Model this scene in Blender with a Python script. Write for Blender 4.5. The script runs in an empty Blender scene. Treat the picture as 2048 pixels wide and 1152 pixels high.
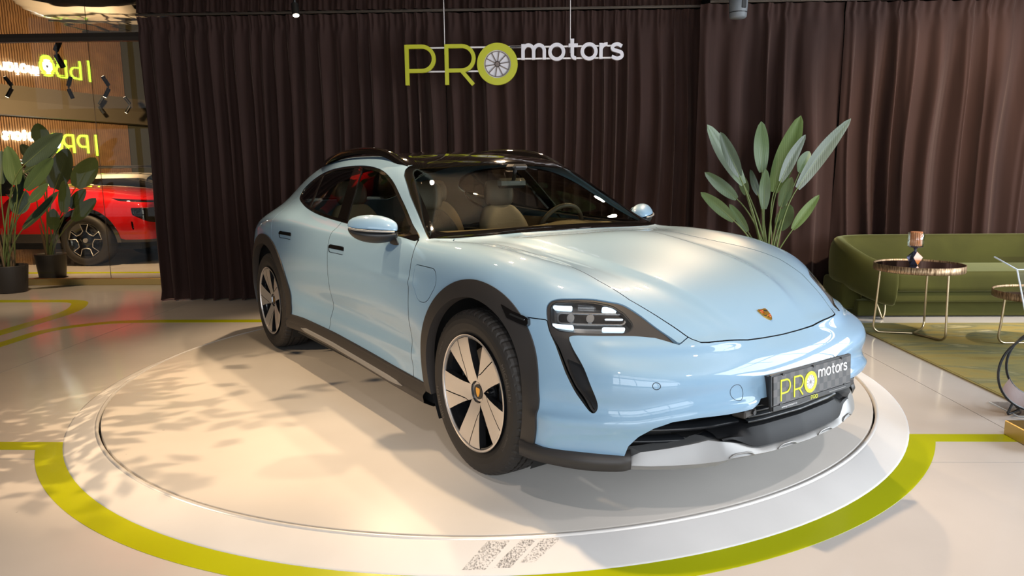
import bpy, bmesh, math, random
import numpy as np
from mathutils import Vector, Matrix, Euler, Quaternion

# ------------------------------------------------------------------ camera, world, lights, exposure
S = bpy.context.scene
COL = S.collection
cam_data = bpy.data.cameras.new('camera')
cam = bpy.data.objects.new('camera', cam_data)
COL.objects.link(cam)
CAM_POS = Vector((0.28747, -4.76060, 1.35544))
yaw, pitch, roll = math.radians(91.75995), math.radians(-9.05771), math.radians(-0.49670)
fwd = Vector((math.cos(pitch) * math.cos(yaw), math.cos(pitch) * math.sin(yaw), math.sin(pitch)))
rt = Vector((math.sin(yaw), -math.cos(yaw), 0))
up = rt.cross(fwd)
cr, sr = math.cos(roll), math.sin(roll)
rt2, up2 = cr * rt + sr * up, -sr * rt + cr * up
cam.matrix_world = Matrix(((rt2.x, up2.x, -fwd.x, CAM_POS.x), (rt2.y, up2.y, -fwd.y, CAM_POS.y),
                           (rt2.z, up2.z, -fwd.z, CAM_POS.z), (0, 0, 0, 1)))
cam_data.sensor_width = 36.0
cam_data.lens = 1418.016 / 2048 * 36.0
cam_data.clip_start = 0.05
cam_data.clip_end = 100
S.camera = cam
vs = S.view_settings
vs.view_transform = 'Standard'
try:
    vs.look = 'None'
except Exception:
    pass
vs.gamma = 1.0
vs.use_curve_mapping = False
vs.exposure = 0.0
S.cycles.max_bounces = 10
S.cycles.glossy_bounces = 6
S.cycles.transmission_bounces = 8
S.cycles.transparent_max_bounces = 12
S.cycles.sample_clamp_indirect = 6.0
S.cycles.caustics_reflective = False
S.cycles.caustics_refractive = False

world = bpy.data.worlds.new('world')
S.world = world
world.use_nodes = True
bg = world.node_tree.nodes['Background']
bg.inputs[0].default_value = (0.62, 0.78, 1.0, 1)
bg.inputs[1].default_value = 1.0


def light(name, kind, loc, target, energy, color, size=0.1, size_y=None, spot=60, blend=0.4):
    d = bpy.data.lights.new(name, kind)
    d.energy = energy
    d.color = color
    if kind == 'SPOT':
        d.shadow_soft_size = size
        d.spot_size = math.radians(spot)
        d.spot_blend = blend
    elif kind == 'AREA':
        d.shape = 'RECTANGLE'
        d.size = size
        d.size_y = size_y or size
    else:
        d.shadow_soft_size = size
    o = bpy.data.objects.new(name, d)
    COL.objects.link(o)
    o.location = loc
    v = Vector(target) - Vector(loc)
    o.rotation_euler = v.to_track_quat('-Z', 'Y').to_euler()
    return o

vs.exposure = 0.22
WARM = (1.0, .72, .44)
bg.inputs[0].default_value = (.75, .85, 1.0, 1)
bg.inputs[1].default_value = .45
# warm ceiling spots over the turntable
for i, (p, t, e, s) in enumerate((((-1.2, 1.9, 2.98), (-.9, .8, 0), 300, 84), ((.3, 2.2, 2.98), (.2, .7, 0), 300, 84),
                                  ((1.9, 1.6, 2.98), (1.1, .2, 0), 300, 84), ((-.2, .2, 3.0), (-.3, -.1, 0), 200, 100), ((.5, -1.5, 3.0), (.4, -2.2, 0), 230, 85),
                                  ((-1.0, -.4, 2.98), (-.8, -.6, 0), 170, 80), ((-4.2, .9, 2.98), (-3.8, .6, 0), 90, 95))):
    light('ceiling_spot_%d' % i, 'SPOT', p, t, e, WARM, .05, spot=s, blend=.6)
light('front_spot_a', 'SPOT', (2.7, -2.9, 3.0), (2.5, -2.7, 0), 95, (1, .94, .90), .06, spot=95, blend=.7)  # added fill brightening the ramp and floor at front right
light('front_spot_b', 'SPOT', (.2, -3.8, 3.0), (.1, -3.3, 0), 75, (1, .90, .82), .06, spot=95, blend=.7)  # added fill for the floor at front centre, no fixture there
# the lamp beyond the plant at the left that throws leaf shadows
light('side_spot', 'SPOT', (-5.0, -2.2, 3.0), (-1.3, -.9, 0), 650, WARM, .018, spot=35, blend=.6)
# daylight through the glazed street front and the glazing on the right
light('street_daylight', 'AREA', (1.6, -7.80, 1.55), (1.2, 0, .9), 270, (.88, .94, 1.0), 7.5, 2.5)
light('right_daylight', 'AREA', (7.05, -.9, 1.6), (0, -.2, .7), 590, (.84, .92, 1.0), 6.0, 2.4)
# added curtain wash by the lounge; lamps of the room in the mirror wall
light('lounge_spot', 'SPOT', (4.6, .3, 2.98), (5.0, 2.6, 1.0), 420, (1, .84, .66), .06, spot=100, blend=.7)  # added fill on the right curtain, standing in for window light
light('far_spot_a', 'SPOT', (-6.4, 5.3, 2.98), (-6.2, 7.0, .6), 600, WARM, .06, spot=110, blend=.6)
light('far_spot_b', 'SPOT', (-8.2, 9.0, 2.98), (-10.2, 11.6, 1.4), 620, WARM, .06, spot=110, blend=.6)
light('far_spot_c', 'SPOT', (-5.2, 2.6, 2.98), (-5.8, 4.2, 0), 200, WARM, .06, spot=95, blend=.6)

# ------------------------------------------------------------------ helpers
def link(o, parent=None):
    COL.objects.link(o)
    if parent is not None:
        o.parent = parent
    return o


def tag(o, label=None, cat=None, group=None, kind=None):
    if label: o['label'] = label
    if cat: o['category'] = cat
    if group: o['group'] = group
    if kind: o['kind'] = kind
    return o


def empty(name, loc=(0, 0, 0), rz=0.0, parent=None):
    o = bpy.data.objects.new(name, None)
    o.empty_display_size = 0.1
    link(o, parent)
    o.location = loc
    o.rotation_euler = (0, 0, rz)
    return o


def thing(name, label, cat, loc=(0, 0, 0), rz=0.0, group=None):
    return tag(empty(name, loc, rz), label, cat, group)


def copy_tree(o, parent=None):
    c = o.copy()
    COL.objects.link(c)
    c.parent = parent
    for ch in list(o.children):
        copy_tree(ch, c)
    return c


class MB:
    """mesh builder: collects shapes and links them as ONE object"""
    def __init__(self):
        self.v, self.f, self.sm, self.mi = [], [], [], []
        self.cur = 0

    def add(self, vs, fs, smooth=False):
        n = len(self.v)
        self.v.extend([tuple(p) for p in vs])
        for f in fs:
            self.f.append([i + n for i in f])
            self.sm.append(smooth)
            self.mi.append(self.cur)
        return self

    def mat(self, i):
        self.cur = i
        return self

    def box(self, c, s, M=None, bev=0.0):
        x, y, z = s[0] / 2, s[1] / 2, s[2] / 2
        if bev <= 0:
            vs = [(i * x, j * y, k * z) for i in (-1, 1) for j in (-1, 1) for k in (-1, 1)]
            fs = [(0, 1, 3, 2), (4, 6, 7, 5), (0, 4, 5, 1), (2, 3, 7, 6), (0, 2, 6, 4), (1, 5, 7, 3)]
        else:
            b = min(bev, x * .98, y * .98, z * .98)
            vs, fs = [], []
            idx = {}
            for i in (-1, 1):
                for j in (-1, 1):
                    for k in (-1, 1):
                        for a in range(3):
                            p = [i * (x - b), j * (y - b), k * (z - b)]
                            p[a] += (i, j, k)[a] * b
                            idx[(i, j, k, a)] = len(vs)
                            vs.append(p)
            for a in range(3):
                o1, o2 = [q for q in range(3) if q != a]
                for s_ in (-1, 1):
                    quad = []
                    for (p, q) in ((-1, -1), (1, -1), (1, 1), (-1, 1)):
                        t = [0, 0, 0]
                        t[a] = s_; t[o1] = p; t[o2] = q
                        quad.append(idx[(t[0], t[1], t[2], a)])
                    fs.append(quad)
            for a in range(3):
                o1, o2 = [q for q in range(3) if q != a]
                for p in (-1, 1):
                    for q in (-1, 1):
                        t = [0, 0, 0]; t[o1] = p; t[o2] = q
                        t0 = list(t); t0[a] = -1
                        t1 = list(t); t1[a] = 1
                        fs.append([idx[(*t0, o1)], idx[(*t1, o1)], idx[(*t1, o2)], idx[(*t0, o2)]])
            for i in (-1, 1):
                for j in (-1, 1):
                    for k in (-1, 1):
                        fs.append([idx[(i, j, k, 0)], idx[(i, j, k, 1)], idx[(i, j, k, 2)]])
        out = []
        for p in vs:
            p = Vector(p)
            if M is not None: p = M @ p
            out.append(p + Vector(c))
        self.add(out, fs)
        return self

    def cyl(self, p0, p1, r0, r1=None, n=16, caps=True, smooth=True):
        r1 = r0 if r1 is None else r1
        p0, p1 = Vector(p0), Vector(p1)
        d = (p1 - p0).normalized()
        a = d.orthogonal().normalized(); b = d.cross(a)
        vs = []
        for p, r in ((p0, r0), (p1, r1)):
            for i in range(n):
                t = 2 * math.pi * i / n
                vs.append(p + a * (r * math.cos(t)) + b * (r * math.sin(t)))
        self.add(vs, [(i, (i + 1) % n, n + (i + 1) % n, n + i) for i in range(n)], smooth)
        if caps:
            self.add(vs[:n], [tuple(range(n))[::-1]]); self.add(vs[n:], [tuple(range(n))])
        return self

    def tube(self, pts, r, n=10, closed=False, smooth=True, caps=True):
        pts = [Vector(p) for p in pts]
        m = len(pts)
        rad = r if hasattr(r, '__len__') else [r] * m
        T = []
        for i in range(m):
            if closed: t = pts[(i + 1) % m] - pts[i - 1]
            else: t = pts[min(i + 1, m - 1)] - pts[max(i - 1, 0)]
            T.append(t.normalized() if t.length > 1e-9 else Vector((0, 0, 1)))
        a = T[0].orthogonal().normalized()
        vs = []
        for i in range(m):
            a = (a - T[i] * a.dot(T[i]))
            a = a.normalized() if a.length > 1e-6 else T[i].orthogonal().normalized()
            b = T[i].cross(a)
            for k in range(n):
                t = 2 * math.pi * k / n
                vs.append(pts[i] + (a * math.cos(t) + b * math.sin(t)) * rad[i])
        fs = []
        for i in range(m if closed else m - 1):
            j = (i + 1) % m
            off = 0
            if closed and j == 0:
                # best twist match
                off = min(range(n), key=lambda o: (vs[i * n] - vs[(o) % n]).length)
            for k in range(n):
                fs.append((i * n + k, i * n + (k + 1) % n, j * n + (k + 1 + off) % n, j * n + (k + off) % n))
        self.add(vs, fs, smooth)
        if caps and not closed:
            self.add(vs[:n], [tuple(range(n))[::-1]]); self.add(vs[-n:], [tuple(range(n))])
        return self

    def lathe(self, prof, n=48, M=None, smooth=True, a0=0.0, a1=2 * math.pi):
        """prof = [(r, z)...] revolved about z"""
        full = abs(a1 - a0 - 2 * math.pi) < 1e-6
        k = n if full else n + 1
        vs = []
        for i in range(k):
            t = a0 + (a1 - a0) * i / n
            for r, z in prof:
                p = Vector((r * math.cos(t), r * math.sin(t), z))
                vs.append(M @ p if M is not None else p)
        m = len(prof)
        fs = []
        for i in range(n):
            j = (i + 1) % k
            for q in range(m - 1):
                fs.append((i * m + q, j * m + q, j * m + q + 1, i * m + q + 1))
        self.add(vs, fs, smooth)
        return self

    def prism(self, poly, z0, z1, M=None, smooth=False, inner=None):
        """extrude a 2D polygon (list of (x,y)) from z0 to z1"""
        n = len(poly)
        vs = [Vector((p[0], p[1], z0)) for p in poly] + [Vector((p[0], p[1], z1)) for p in poly]
        if M is not None: vs = [M @ v for v in vs]
        self.add(vs, [tuple(range(n))[::-1], tuple(range(n, 2 * n))])
        self.add(vs, [(i, (i + 1) % n, n + (i + 1) % n, n + i) for i in range(n)], smooth)
        return self

    def grid(self, P, smooth=True, closed_u=False, closed_v=False):
        """P[i][j] -> surface"""
        m, n = len(P), len(P[0])
        vs = [p for row in P for p in row]
        fs = []
        for i in range(m if closed_u else m - 1):
            for j in range(n if closed_v else n - 1):
                fs.append((i * n + j, ((i + 1) % m) * n + j, ((i + 1) % m) * n + (j + 1) % n, i * n + (j + 1) % n))
        self.add(vs, fs, smooth)
        return self

    def build(self, name, mats, parent=None, loc=None, weld=False, autosmooth=None):
        me = bpy.data.meshes.new(name)
        me.from_pydata([tuple(p) for p in self.v], [], self.f)
        me.polygons.foreach_set('use_smooth', self.sm)
        mats = mats if isinstance(mats, (list, tuple)) else [mats]
        for m in mats: me.materials.append(m)
        me.polygons.foreach_set('material_index', self.mi)
        if weld:
            bm = bmesh.new(); bm.from_mesh(me)
            bmesh.ops.remove_doubles(bm, verts=bm.verts, dist=1e-5)
            bmesh.ops.recalc_face_normals(bm, faces=bm.faces)
            bm.to_mesh(me); bm.free()
        me.update()
        if autosmooth:
            sharp_by_angle(me, autosmooth)
        o = bpy.data.objects.new(name, me)
        link(o, parent)
        if loc is not None: o.location = loc
        return o


def sharp_by_angle(me, deg):
    bm = bmesh.new(); bm.from_mesh(me)
    lim = math.radians(deg)
    for f in bm.faces: f.smooth = True
    for e in bm.edges:
        if len(e.link_faces) == 2:
            e.smooth = e.calc_face_angle(0) < lim
    bm.to_mesh(me); bm.free()


def subsurf(o, lv=2, simple=False):
    m = o.modifiers.new('subdivision', 'SUBSURF')
    m.levels = lv; m.render_levels = lv
    for p in o.data.polygons: p.use_smooth = True
    return o


def bevel(o, w, seg=2, ang=40):
    m = o.modifiers.new('bevel', 'BEVEL')
    m.width = w; m.segments = seg; m.limit_method = 'ANGLE'; m.angle_limit = math.radians(ang)
    return o


def spline(pts, n=8, closed=False, alpha=0.5):
    """centripetal Catmull-Rom through pts -> list of np arrays"""
    P = [np.array(p, float) for p in pts]
    m = len(P)
    out = []
    for i in range(m if closed else m - 1):
        if closed: p0, p1, p2, p3 = P[i - 1], P[i], P[(i + 1) % m], P[(i + 2) % m]
        else:
            p1, p2 = P[i], P[i + 1]
            p0 = P[i - 1] if i > 0 else 2 * p1 - p2
            p3 = P[i + 2] if i + 2 < m else 2 * p2 - p1
        t0 = 0; t1 = t0 + max(np.linalg.norm(p1 - p0), 1e-6) ** alpha
        t2 = t1 + max(np.linalg.norm(p2 - p1), 1e-6) ** alpha; t3 = t2 + max(np.linalg.norm(p3 - p2), 1e-6) ** alpha
        for k in range(n):
            t = t1 + (t2 - t1) * k / n
            a1 = (t1 - t) / (t1 - t0) * p0 + (t - t0) / (t1 - t0) * p1
            a2 = (t2 - t) / (t2 - t1) * p1 + (t - t1) / (t2 - t1) * p2
            a3 = (t3 - t) / (t3 - t2) * p2 + (t - t2) / (t3 - t2) * p3
            b1 = (t2 - t) / (t2 - t0) * a1 + (t - t0) / (t2 - t0) * a2
            b2 = (t3 - t) / (t3 - t1) * a2 + (t - t1) / (t3 - t1) * a3
            out.append((t2 - t) / (t2 - t1) * b1 + (t - t1) / (t2 - t1) * b2)
    if not closed: out.append(P[-1])
    return out


def rpoly(pts, radii, n=6):
    """polygon with rounded corners -> list of np arrays (closed)"""
    P = [np.array(p, float) for p in pts]
    m = len(P)
    if not hasattr(radii, '__len__'): radii = [radii] * m
    out = []
    for i in range(m):
        a, b, c = P[i - 1], P[i], P[(i + 1) % m]
        r = radii[i]
        if r <= 0:
            out.append(b); continue
        u = (a - b); v = (c - b)
        lu, lv = np.linalg.norm(u), np.linalg.norm(v)
        r = min(r, lu * .49, lv * .49)
        s, e = b + u / lu * r, b + v / lv * r
        for k in range(n + 1):
            t = k / n
            out.append((1 - t) ** 2 * s + 2 * t * (1 - t) * b + t * t * e)
    return out


def smooth(t):
    t = np.clip(t, 0, 1); return t * t * (3 - 2 * t)

# ------------------------------------------------------------------ materials
def nt(name):
    m = bpy.data.materials.new(name)
    m.use_nodes = True
    return m, m.node_tree.nodes, m.node_tree.links, m.node_tree.nodes['Principled BSDF']


def pbr(name, col, rough=0.5, metal=0.0, coat=0.0, spec=0.5, sheen=0.0, emit=None, estr=0.0, bump=0.0, bscale=50.0,
        var=0.0, vscale=5.0, trans=0.0, ior=1.45, coat_rough=0.03):
    m, N, L, b = nt(name)
    b.inputs['Base Color'].default_value = (*col, 1)
    b.inputs['Roughness'].default_value = rough
    b.inputs['Metallic'].default_value = metal
    b.inputs['Coat Weight'].default_value = coat
    b.inputs['Coat Roughness'].default_value = coat_rough
    b.inputs['Specular IOR Level'].default_value = spec
    b.inputs['Sheen Weight'].default_value = sheen
    b.inputs['Transmission Weight'].default_value = trans
    b.inputs['IOR'].default_value = ior
    if emit:
        b.inputs['Emission Color'].default_value = (*emit, 1)
        b.inputs['Emission Strength'].default_value = estr
    tc = None
    if bump > 0 or var > 0:
        tc = N.new('ShaderNodeTexCoord')
    if bump > 0:
        t = N.new('ShaderNodeTexNoise'); t.inputs['Scale'].default_value = bscale; t.inputs['Detail'].default_value = 3
        L.new(tc.outputs['Object'], t.inputs['Vector'])
        bn = N.new('ShaderNodeBump'); bn.inputs['Strength'].default_value = bump; bn.inputs['Distance'].default_value = 0.01
        L.new(t.outputs['Fac'], bn.inputs['Height']); L.new(bn.outputs['Normal'], b.inputs['Normal'])
    if var > 0:
        t2 = N.new('ShaderNodeTexNoise'); t2.inputs['Scale'].default_value = vscale; t2.inputs['Detail'].default_value = 4
        L.new(tc.outputs['Object'], t2.inputs['Vector'])
        r = N.new('ShaderNodeValToRGB')
        r.color_ramp.elements[0].position = 0.3; r.color_ramp.elements[1].position = 0.7
        r.color_ramp.elements[0].color = (*[c * (1 - var) for c in col], 1)
        r.color_ramp.elements[1].color = (*[min(1, c * (1 + var)) for c in col], 1)
        L.new(t2.outputs['Fac'], r.inputs['Fac']); L.new(r.outputs['Color'], b.inputs['Base Color'])
    return m


def glass_mat(name, tint, gloss=0.08, rough=0.0):
    """thin architectural pane / car glass: tinted see-through with a fresnel reflection"""
    m, N, L, b = nt(name)
    N.remove(b)
    out = N['Material Output']
    tr = N.new('ShaderNodeBsdfTransparent'); tr.inputs[0].default_value = (*tint, 1)
    gl = N.new('ShaderNodeBsdfGlossy'); gl.inputs['Roughness'].default_value = rough
    gl.inputs[0].default_value = (1, 1, 1, 1)
    # Schlick reflectance, the same from both sides of the sheet
    geo = N.new('ShaderNodeNewGeometry')
    dt = N.new('ShaderNodeVectorMath'); dt.operation = 'DOT_PRODUCT'
    L.new(geo.outputs['Incoming'], dt.inputs[0]); L.new(geo.outputs['Normal'], dt.inputs[1])
    ab = N.new('ShaderNodeMath'); ab.operation = 'ABSOLUTE'; L.new(dt.outputs['Value'], ab.inputs[0])
    om = N.new('ShaderNodeMath'); om.operation = 'SUBTRACT'; om.inputs[0].default_value = 1.0; L.new(ab.outputs[0], om.inputs[1])
    pw = N.new('ShaderNodeMath'); pw.operation = 'POWER'; pw.inputs[1].default_value = 5.0; L.new(om.outputs[0], pw.inputs[0])
    ad = N.new('ShaderNodeMath'); ad.operation = 'MULTIPLY_ADD'
    ad.inputs[1].default_value = .9; ad.inputs[2].default_value = .045 + gloss; ad.use_clamp = True
    L.new(pw.outputs[0], ad.inputs[0])
    mx = N.new('ShaderNodeMixShader')
    L.new(ad.outputs[0], mx.inputs[0]); L.new(tr.outputs[0], mx.inputs[1]); L.new(gl.outputs[0], mx.inputs[2])
    L.new(mx.outputs[0], out.inputs[0])
    return m


def flake_paint(name, col, deep):
    m, N, L, b = nt(name)
    lw = N.new('ShaderNodeLayerWeight'); lw.inputs[0].default_value = 0.35
    r = N.new('ShaderNodeMix'); r.data_type = 'RGBA'
    L.new(lw.outputs['Facing'], r.inputs[0])
    r.inputs[6].default_value = (*col, 1); r.inputs[7].default_value = (*deep, 1)
    L.new(r.outputs[2], b.inputs['Base Color'])
    b.inputs['Metallic'].default_value = 0.0
    b.inputs['Specular IOR Level'].default_value = 0.12
    b.inputs['Roughness'].default_value = 0.42
    b.inputs['Coat Weight'].default_value = 1.0
    b.inputs['Coat Roughness'].default_value = 0.02
    b.inputs['Coat IOR'].default_value = 1.5
    return m


M = {}
M['paint'] = flake_paint('blue_car_paint', (0.245, 0.390, 0.525), (0.24, 0.385, 0.55))
M['clad'] = pbr('cladding_plastic', (0.030, 0.026, 0.024), 0.5)
M['gap'] = pbr('dark_gap', (0.006, 0.006, 0.006), 0.8)
M['gloss_black'] = pbr('gloss_black', (0.006, 0.005, 0.005), 0.06, coat=1.0)
M['black'] = pbr('black_plastic', (0.016, 0.016, 0.017), 0.38)
M['mesh_black'] = pbr('grille_black', (0.010, 0.011, 0.013), 0.3)
M['silver'] = pbr('brushed_silver', (0.28, 0.275, 0.27), 0.44, metal=0.5)
M['chrome'] = pbr('chrome', (0.8, 0.8, 0.8), 0.06, metal=1.0)
M['rubber'] = pbr('tyre_rubber', (0.020, 0.017, 0.015), 0.62, bump=0.05, bscale=200)
M['rubber_text'] = pbr('tyre_lettering', (0.085, 0.076, 0.070), 0.5)
M['alloy'] = pbr('machined_alloy', (0.66, 0.62, 0.59), 0.34, metal=0.75)
M['alloy_dark'] = pbr('gloss_black_alloy', (0.012, 0.012, 0.013), 0.12, coat=0.6)
M['disc'] = pbr('brake_disc', (0.35, 0.34, 0.33), 0.35, metal=1.0)
M['caliper'] = pbr('brake_caliper', (0.05, 0.05, 0.055), 0.4)
M['glass'] = glass_mat('car_glass', (0.54, 0.55, 0.48), 0.0)
M['glass_rear'] = glass_mat('privacy_glass', (0.30, 0.30, 0.26), 0.0)
M['frit'] = pbr('glass_frit', (0.004, 0.004, 0.004), 0.03, coat=1.0)
M['lens'] = glass_mat('headlight_lens', (0.93, 0.95, 0.97), 0.0)
M['reflector'] = pbr('lamp_reflector', (0.11, 0.105, 0.10), 0.28, metal=0.6)
M['led'] = pbr('running_light', (0.9, 0.95, 1), 0.2, emit=(0.70, 0.88, 1.0), estr=0.9)
M['leather'] = pbr('beige_leather', (0.36, 0.27, 0.18), 0.5, bump=0.1, bscale=120)
M['leather_dark'] = pbr('dark_leather', (0.075, 0.058, 0.042), 0.5, bump=0.1, bscale=120)
M['dash'] = pbr('olive_dash', (0.26, 0.21, 0.13), 0.55)
M['gold'] = pbr('crest_gold', (0.75, 0.42, 0.08), 0.25, metal=0.9)
M['red'] = pbr('crest_red', (0.35, 0.02, 0.015), 0.3, coat=0.5)

# ------------------------------------------------------------------ stroke lettering shared by signs and plate
def arc(cx, cy, r, a0, a1, n=14, ry=None):
    ry = r if ry is None else ry
    return [(cx + r * math.cos(math.radians(a0 + (a1 - a0) * i / n)), cy + ry * math.sin(math.radians(a0 + (a1 - a0) * i / n))) for i in range(n + 1)]


def glyph(ch):
    """centre lines of one letter, cap height (or x height for lower case) = 1 -> (paths, advance)"""
    if ch == 'P':
        return [[(0, 0), (0, 1)], [(0, .955), (.36, .955)] + arc(.38, .655, .30, 90, -90) + [(.36, .355), (0, .355)]], .78
    if ch == 'R':
        return [[(0, 0), (0, 1)], [(0, .955), (.36, .955)] + arc(.38, .655, .30, 90, -90) + [(.36, .355), (0, .355)],
                [(.36, .36), (.66, 0)]], .78
    if ch == 'O':
        return [arc(.5, .5, .45, 0, 360, 40)], 1.0
    if ch == 'm':
        return [[(0, 0), (0, 1)], [(0, .5)] + arc(.36, .56, .36, 180, 0, 14, .37) + [(.72, 0)],
                [(.72, .5)] + arc(1.08, .56, .36, 180, 0, 14, .37) + [(1.44, 0)]], 1.44
    if ch == 'o':
        return [arc(.5, .48, .46, 0, 360, 32)], 1.0
    if ch == 't':
        return [[(.25, 1.3), (.25, .30)] + arc(.47, .28, .22, 180, 280, 8), [(0, .88), (.62, .88)]], .62
    if ch == 'r':
        return [[(0, 0), (0, 1)], [(0, .5)] + arc(.40, .53, .40, 180, 85, 8)], .45
    if ch == 's':
        return [[tuple(p) for p in spline([(.72, .78), (.42, .92), (.10, .80), (.12, .60), (.40, .49), (.68, .38), (.72, .14), (.40, .01), (.04, .14)], 5)]], .75
    if ch == '|':
        return [[(0, 0), (0, 1)]], .3
    return [], .5


def stroke(mb, path, w, z0, z1, f, closed=False):
    """flat ribbon of width w along a 2D path, extruded from z0 to z1; f maps (x, y, z) to space"""
    P = [np.array(p, float) for p in path]
    if np.linalg.norm(P[0] - P[-1]) < 1e-6:
        P = P[:-1]; closed = True
    n = len(P)
    L, Rr = [], []
    for i in range(n):
        a = P[i - 1] if (i > 0 or closed) else None
        b = P[(i + 1) % n] if (i < n - 1 or closed) else None
        ds = []
        if a is not None: ds.append((P[i] - a) / (np.linalg.norm(P[i] - a) + 1e-12))
        if b is not None: ds.append((b - P[i]) / (np.linalg.norm(b - P[i]) + 1e-12))
        nn = [np.array((-d[1], d[0])) for d in ds]
        m = sum(nn); m = m / (np.linalg.norm(m) + 1e-12)
        k = 1 / max(.45, m @ nn[0])
        L.append(P[i] + m * w / 2 * k); Rr.append(P[i] - m * w / 2 * k)
    vs = [f(p[0], p[1], z) for z in (z0, z1) for S_ in (L, Rr) for p in S_]
    fs = []
    N2 = 2 * n
    for i in range(n if closed else n - 1):
        j = (i + 1) % n
        fs += [(N2 + i, N2 + n + i, N2 + n + j, N2 + j), (i, j, n + j, n + i), (i, N2 + i, N2 + j, j), (n + i, n + j, N2 + n + j, N2 + n + i)]
    if not closed:
        fs += [(0, n, N2 + n, N2), (n - 1, N2 + n - 1, N2 + 2 * n - 1, 2 * n - 1)]
    mb.add(vs, fs)


def ring(mb, cx, cy, r0, r1, z0, z1, f, n=48):
    vs, fs = [], []
    for i in range(n):
        t = 2 * math.pi * i / n
        c, s = math.cos(t), math.sin(t)
        for r, z in ((r0, z0), (r1, z0), (r1, z1), (r0, z1)):
            vs.append(f(cx + r * c, cy + r * s, z))
        b, d = i * 4, ((i + 1) % n) * 4
        for q in range(4):
            fs.append((b + q, b + (q + 1) % 4, d + (q + 1) % 4, d + q))
    mb.add(vs, fs)


def disc2(mb, cx, cy, r, z0, z1, f, n=40):
    vs = [f(cx + r * math.cos(2 * math.pi * i / n), cy + r * math.sin(2 * math.pi * i / n), z) for z in (z0, z1) for i in range(n)]
    mb.add(vs, [tuple(range(n))[::-1], tuple(range(n, 2 * n))] + [(i, (i + 1) % n, n + (i + 1) % n, n + i) for i in range(n)])


LOGO = dict(H=.39, w=.038, wm=.034, xh=.150)


def logo(f, depth, mats, parent, bar=False, scale_w=1.0, face=0.0, flat=False):
    """the showroom name, one child per letter; f maps (x, y, z) (metres at sign size) to space.
    mats = (lime, white, spoke)"""
    H, w = LOGO['H'], LOGO['w'] * scale_w
    objs = []
    for ch, x0 in (('P', .018), ('R', .418)):
        mb = MB()
        for i_, p in enumerate(glyph(ch)[0]):
            stroke(mb, [(x0 + q[0] * .40, q[1] * H) for q in p], w, face, face + depth * (1 - .03 * i_), f)
        objs.append(mb.build('letter', mats[0], parent))
    # the O is a tyre with a spoked rim
    mb = MB(); ring(mb, .925, .195, .135, .203, face, face + depth, f)
    o = mb.build('letter', mats[0], parent); objs.append(o)
    if flat: o = parent
    mb = MB(); disc2(mb, .925, .195, .137, face, face + depth * .55, f); mb.build('rim_plate', mats[1], o)
    mb = MB()
    ring(mb, .925, .195, .118, .126, face + depth * .5, face + depth * .75, f)
    disc2(mb, .925, .195, .030, face + depth * .5, face + depth * .75, f, 20)
    for k in range(10):
        a = 2 * math.pi * (k + .25) / 10
        stroke(mb, [(.925 + .02 * math.cos(a), .195 + .02 * math.sin(a)), (.925 + .121 * math.cos(a), .195 + .121 * math.sin(a))],
               .010, face + depth * .5, face + depth * .75, f)
    mb.build('rim_spokes', mats[2], o)
    x, xh, wm = 1.165, LOGO['xh'], LOGO['wm'] * scale_w
    for ch, k in (('m', 1.0), ('o', 1), ('t', 1), ('o', 1), ('r', 1), ('s', 1)):
        paths, adv = glyph(ch)
        mb = MB()
        for i_, p in enumerate(paths):
            stroke(mb, [(x + wm / 2 + q[0] * xh * .98, .232 + q[1] * xh) for q in p], wm, face, face + depth * (1 - .03 * i_), f)
        objs.append(mb.build('letter', mats[1], parent))
        x += adv * xh * .98 + wm + {'m': .016, 'o': .010, 't': .004, 'r': .0, 's': 0}[ch]
    if bar:
        mb = MB(); stroke(mb, [(-.30, -.06), (-.30, H + .04)], w, face, face + depth, f)
        objs.append(mb.build('letter', mats[0], parent))
    return objs

# ------------------------------------------------------------------ room materials
def floor_mat(name, col, rough=.16, dirt=.10):
    m, N, L, b = nt(name)
    tc = N.new('ShaderNodeTexCoord')
    n1 = N.new('ShaderNodeTexNoise'); n1.inputs['Scale'].default_value = 1.3; n1.inputs['Detail'].default_value = 6
    n2 = N.new('ShaderNodeTexNoise'); n2.inputs['Scale'].default_value = 22; n2.inputs['Detail'].default_value = 3
    L.new(tc.outputs['Object'], n1.inputs['Vector']); L.new(tc.outputs['Object'], n2.inputs['Vector'])
    r = N.new('ShaderNodeValToRGB')
    r.color_ramp.elements[0].position = .35; r.color_ramp.elements[1].position = .65
    r.color_ramp.elements[0].color = (*[c * (1 - dirt) for c in col], 1); r.color_ramp.elements[1].color = (*col, 1)
    L.new(n1.outputs['Fac'], r.inputs[0])
    # sparse dark specks
    sp = N.new('ShaderNodeMath'); sp.operation = 'GREATER_THAN'; sp.inputs[1].default_value = .79
    L.new(n2.outputs['Fac'], sp.inputs[0])
    mx = N.new('ShaderNodeMix'); mx.data_type = 'RGBA'
    L.new(sp.outputs[0], mx.inputs[0]); L.new(r.outputs[0], mx.inputs[6]); mx.inputs[7].default_value = (*[c * .45 for c in col], 1)
    L.new(mx.outputs[2], b.inputs['Base Color'])
    rr = N.new('ShaderNodeMapRange'); rr.inputs[3].default_value = rough * .75; rr.inputs[4].default_value = rough * 1.4
    L.new(n1.outputs['Fac'], rr.inputs[0]); L.new(rr.outputs[0], b.inputs['Roughness'])
    b.inputs['Specular IOR Level'].default_value = .36
    return m


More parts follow.
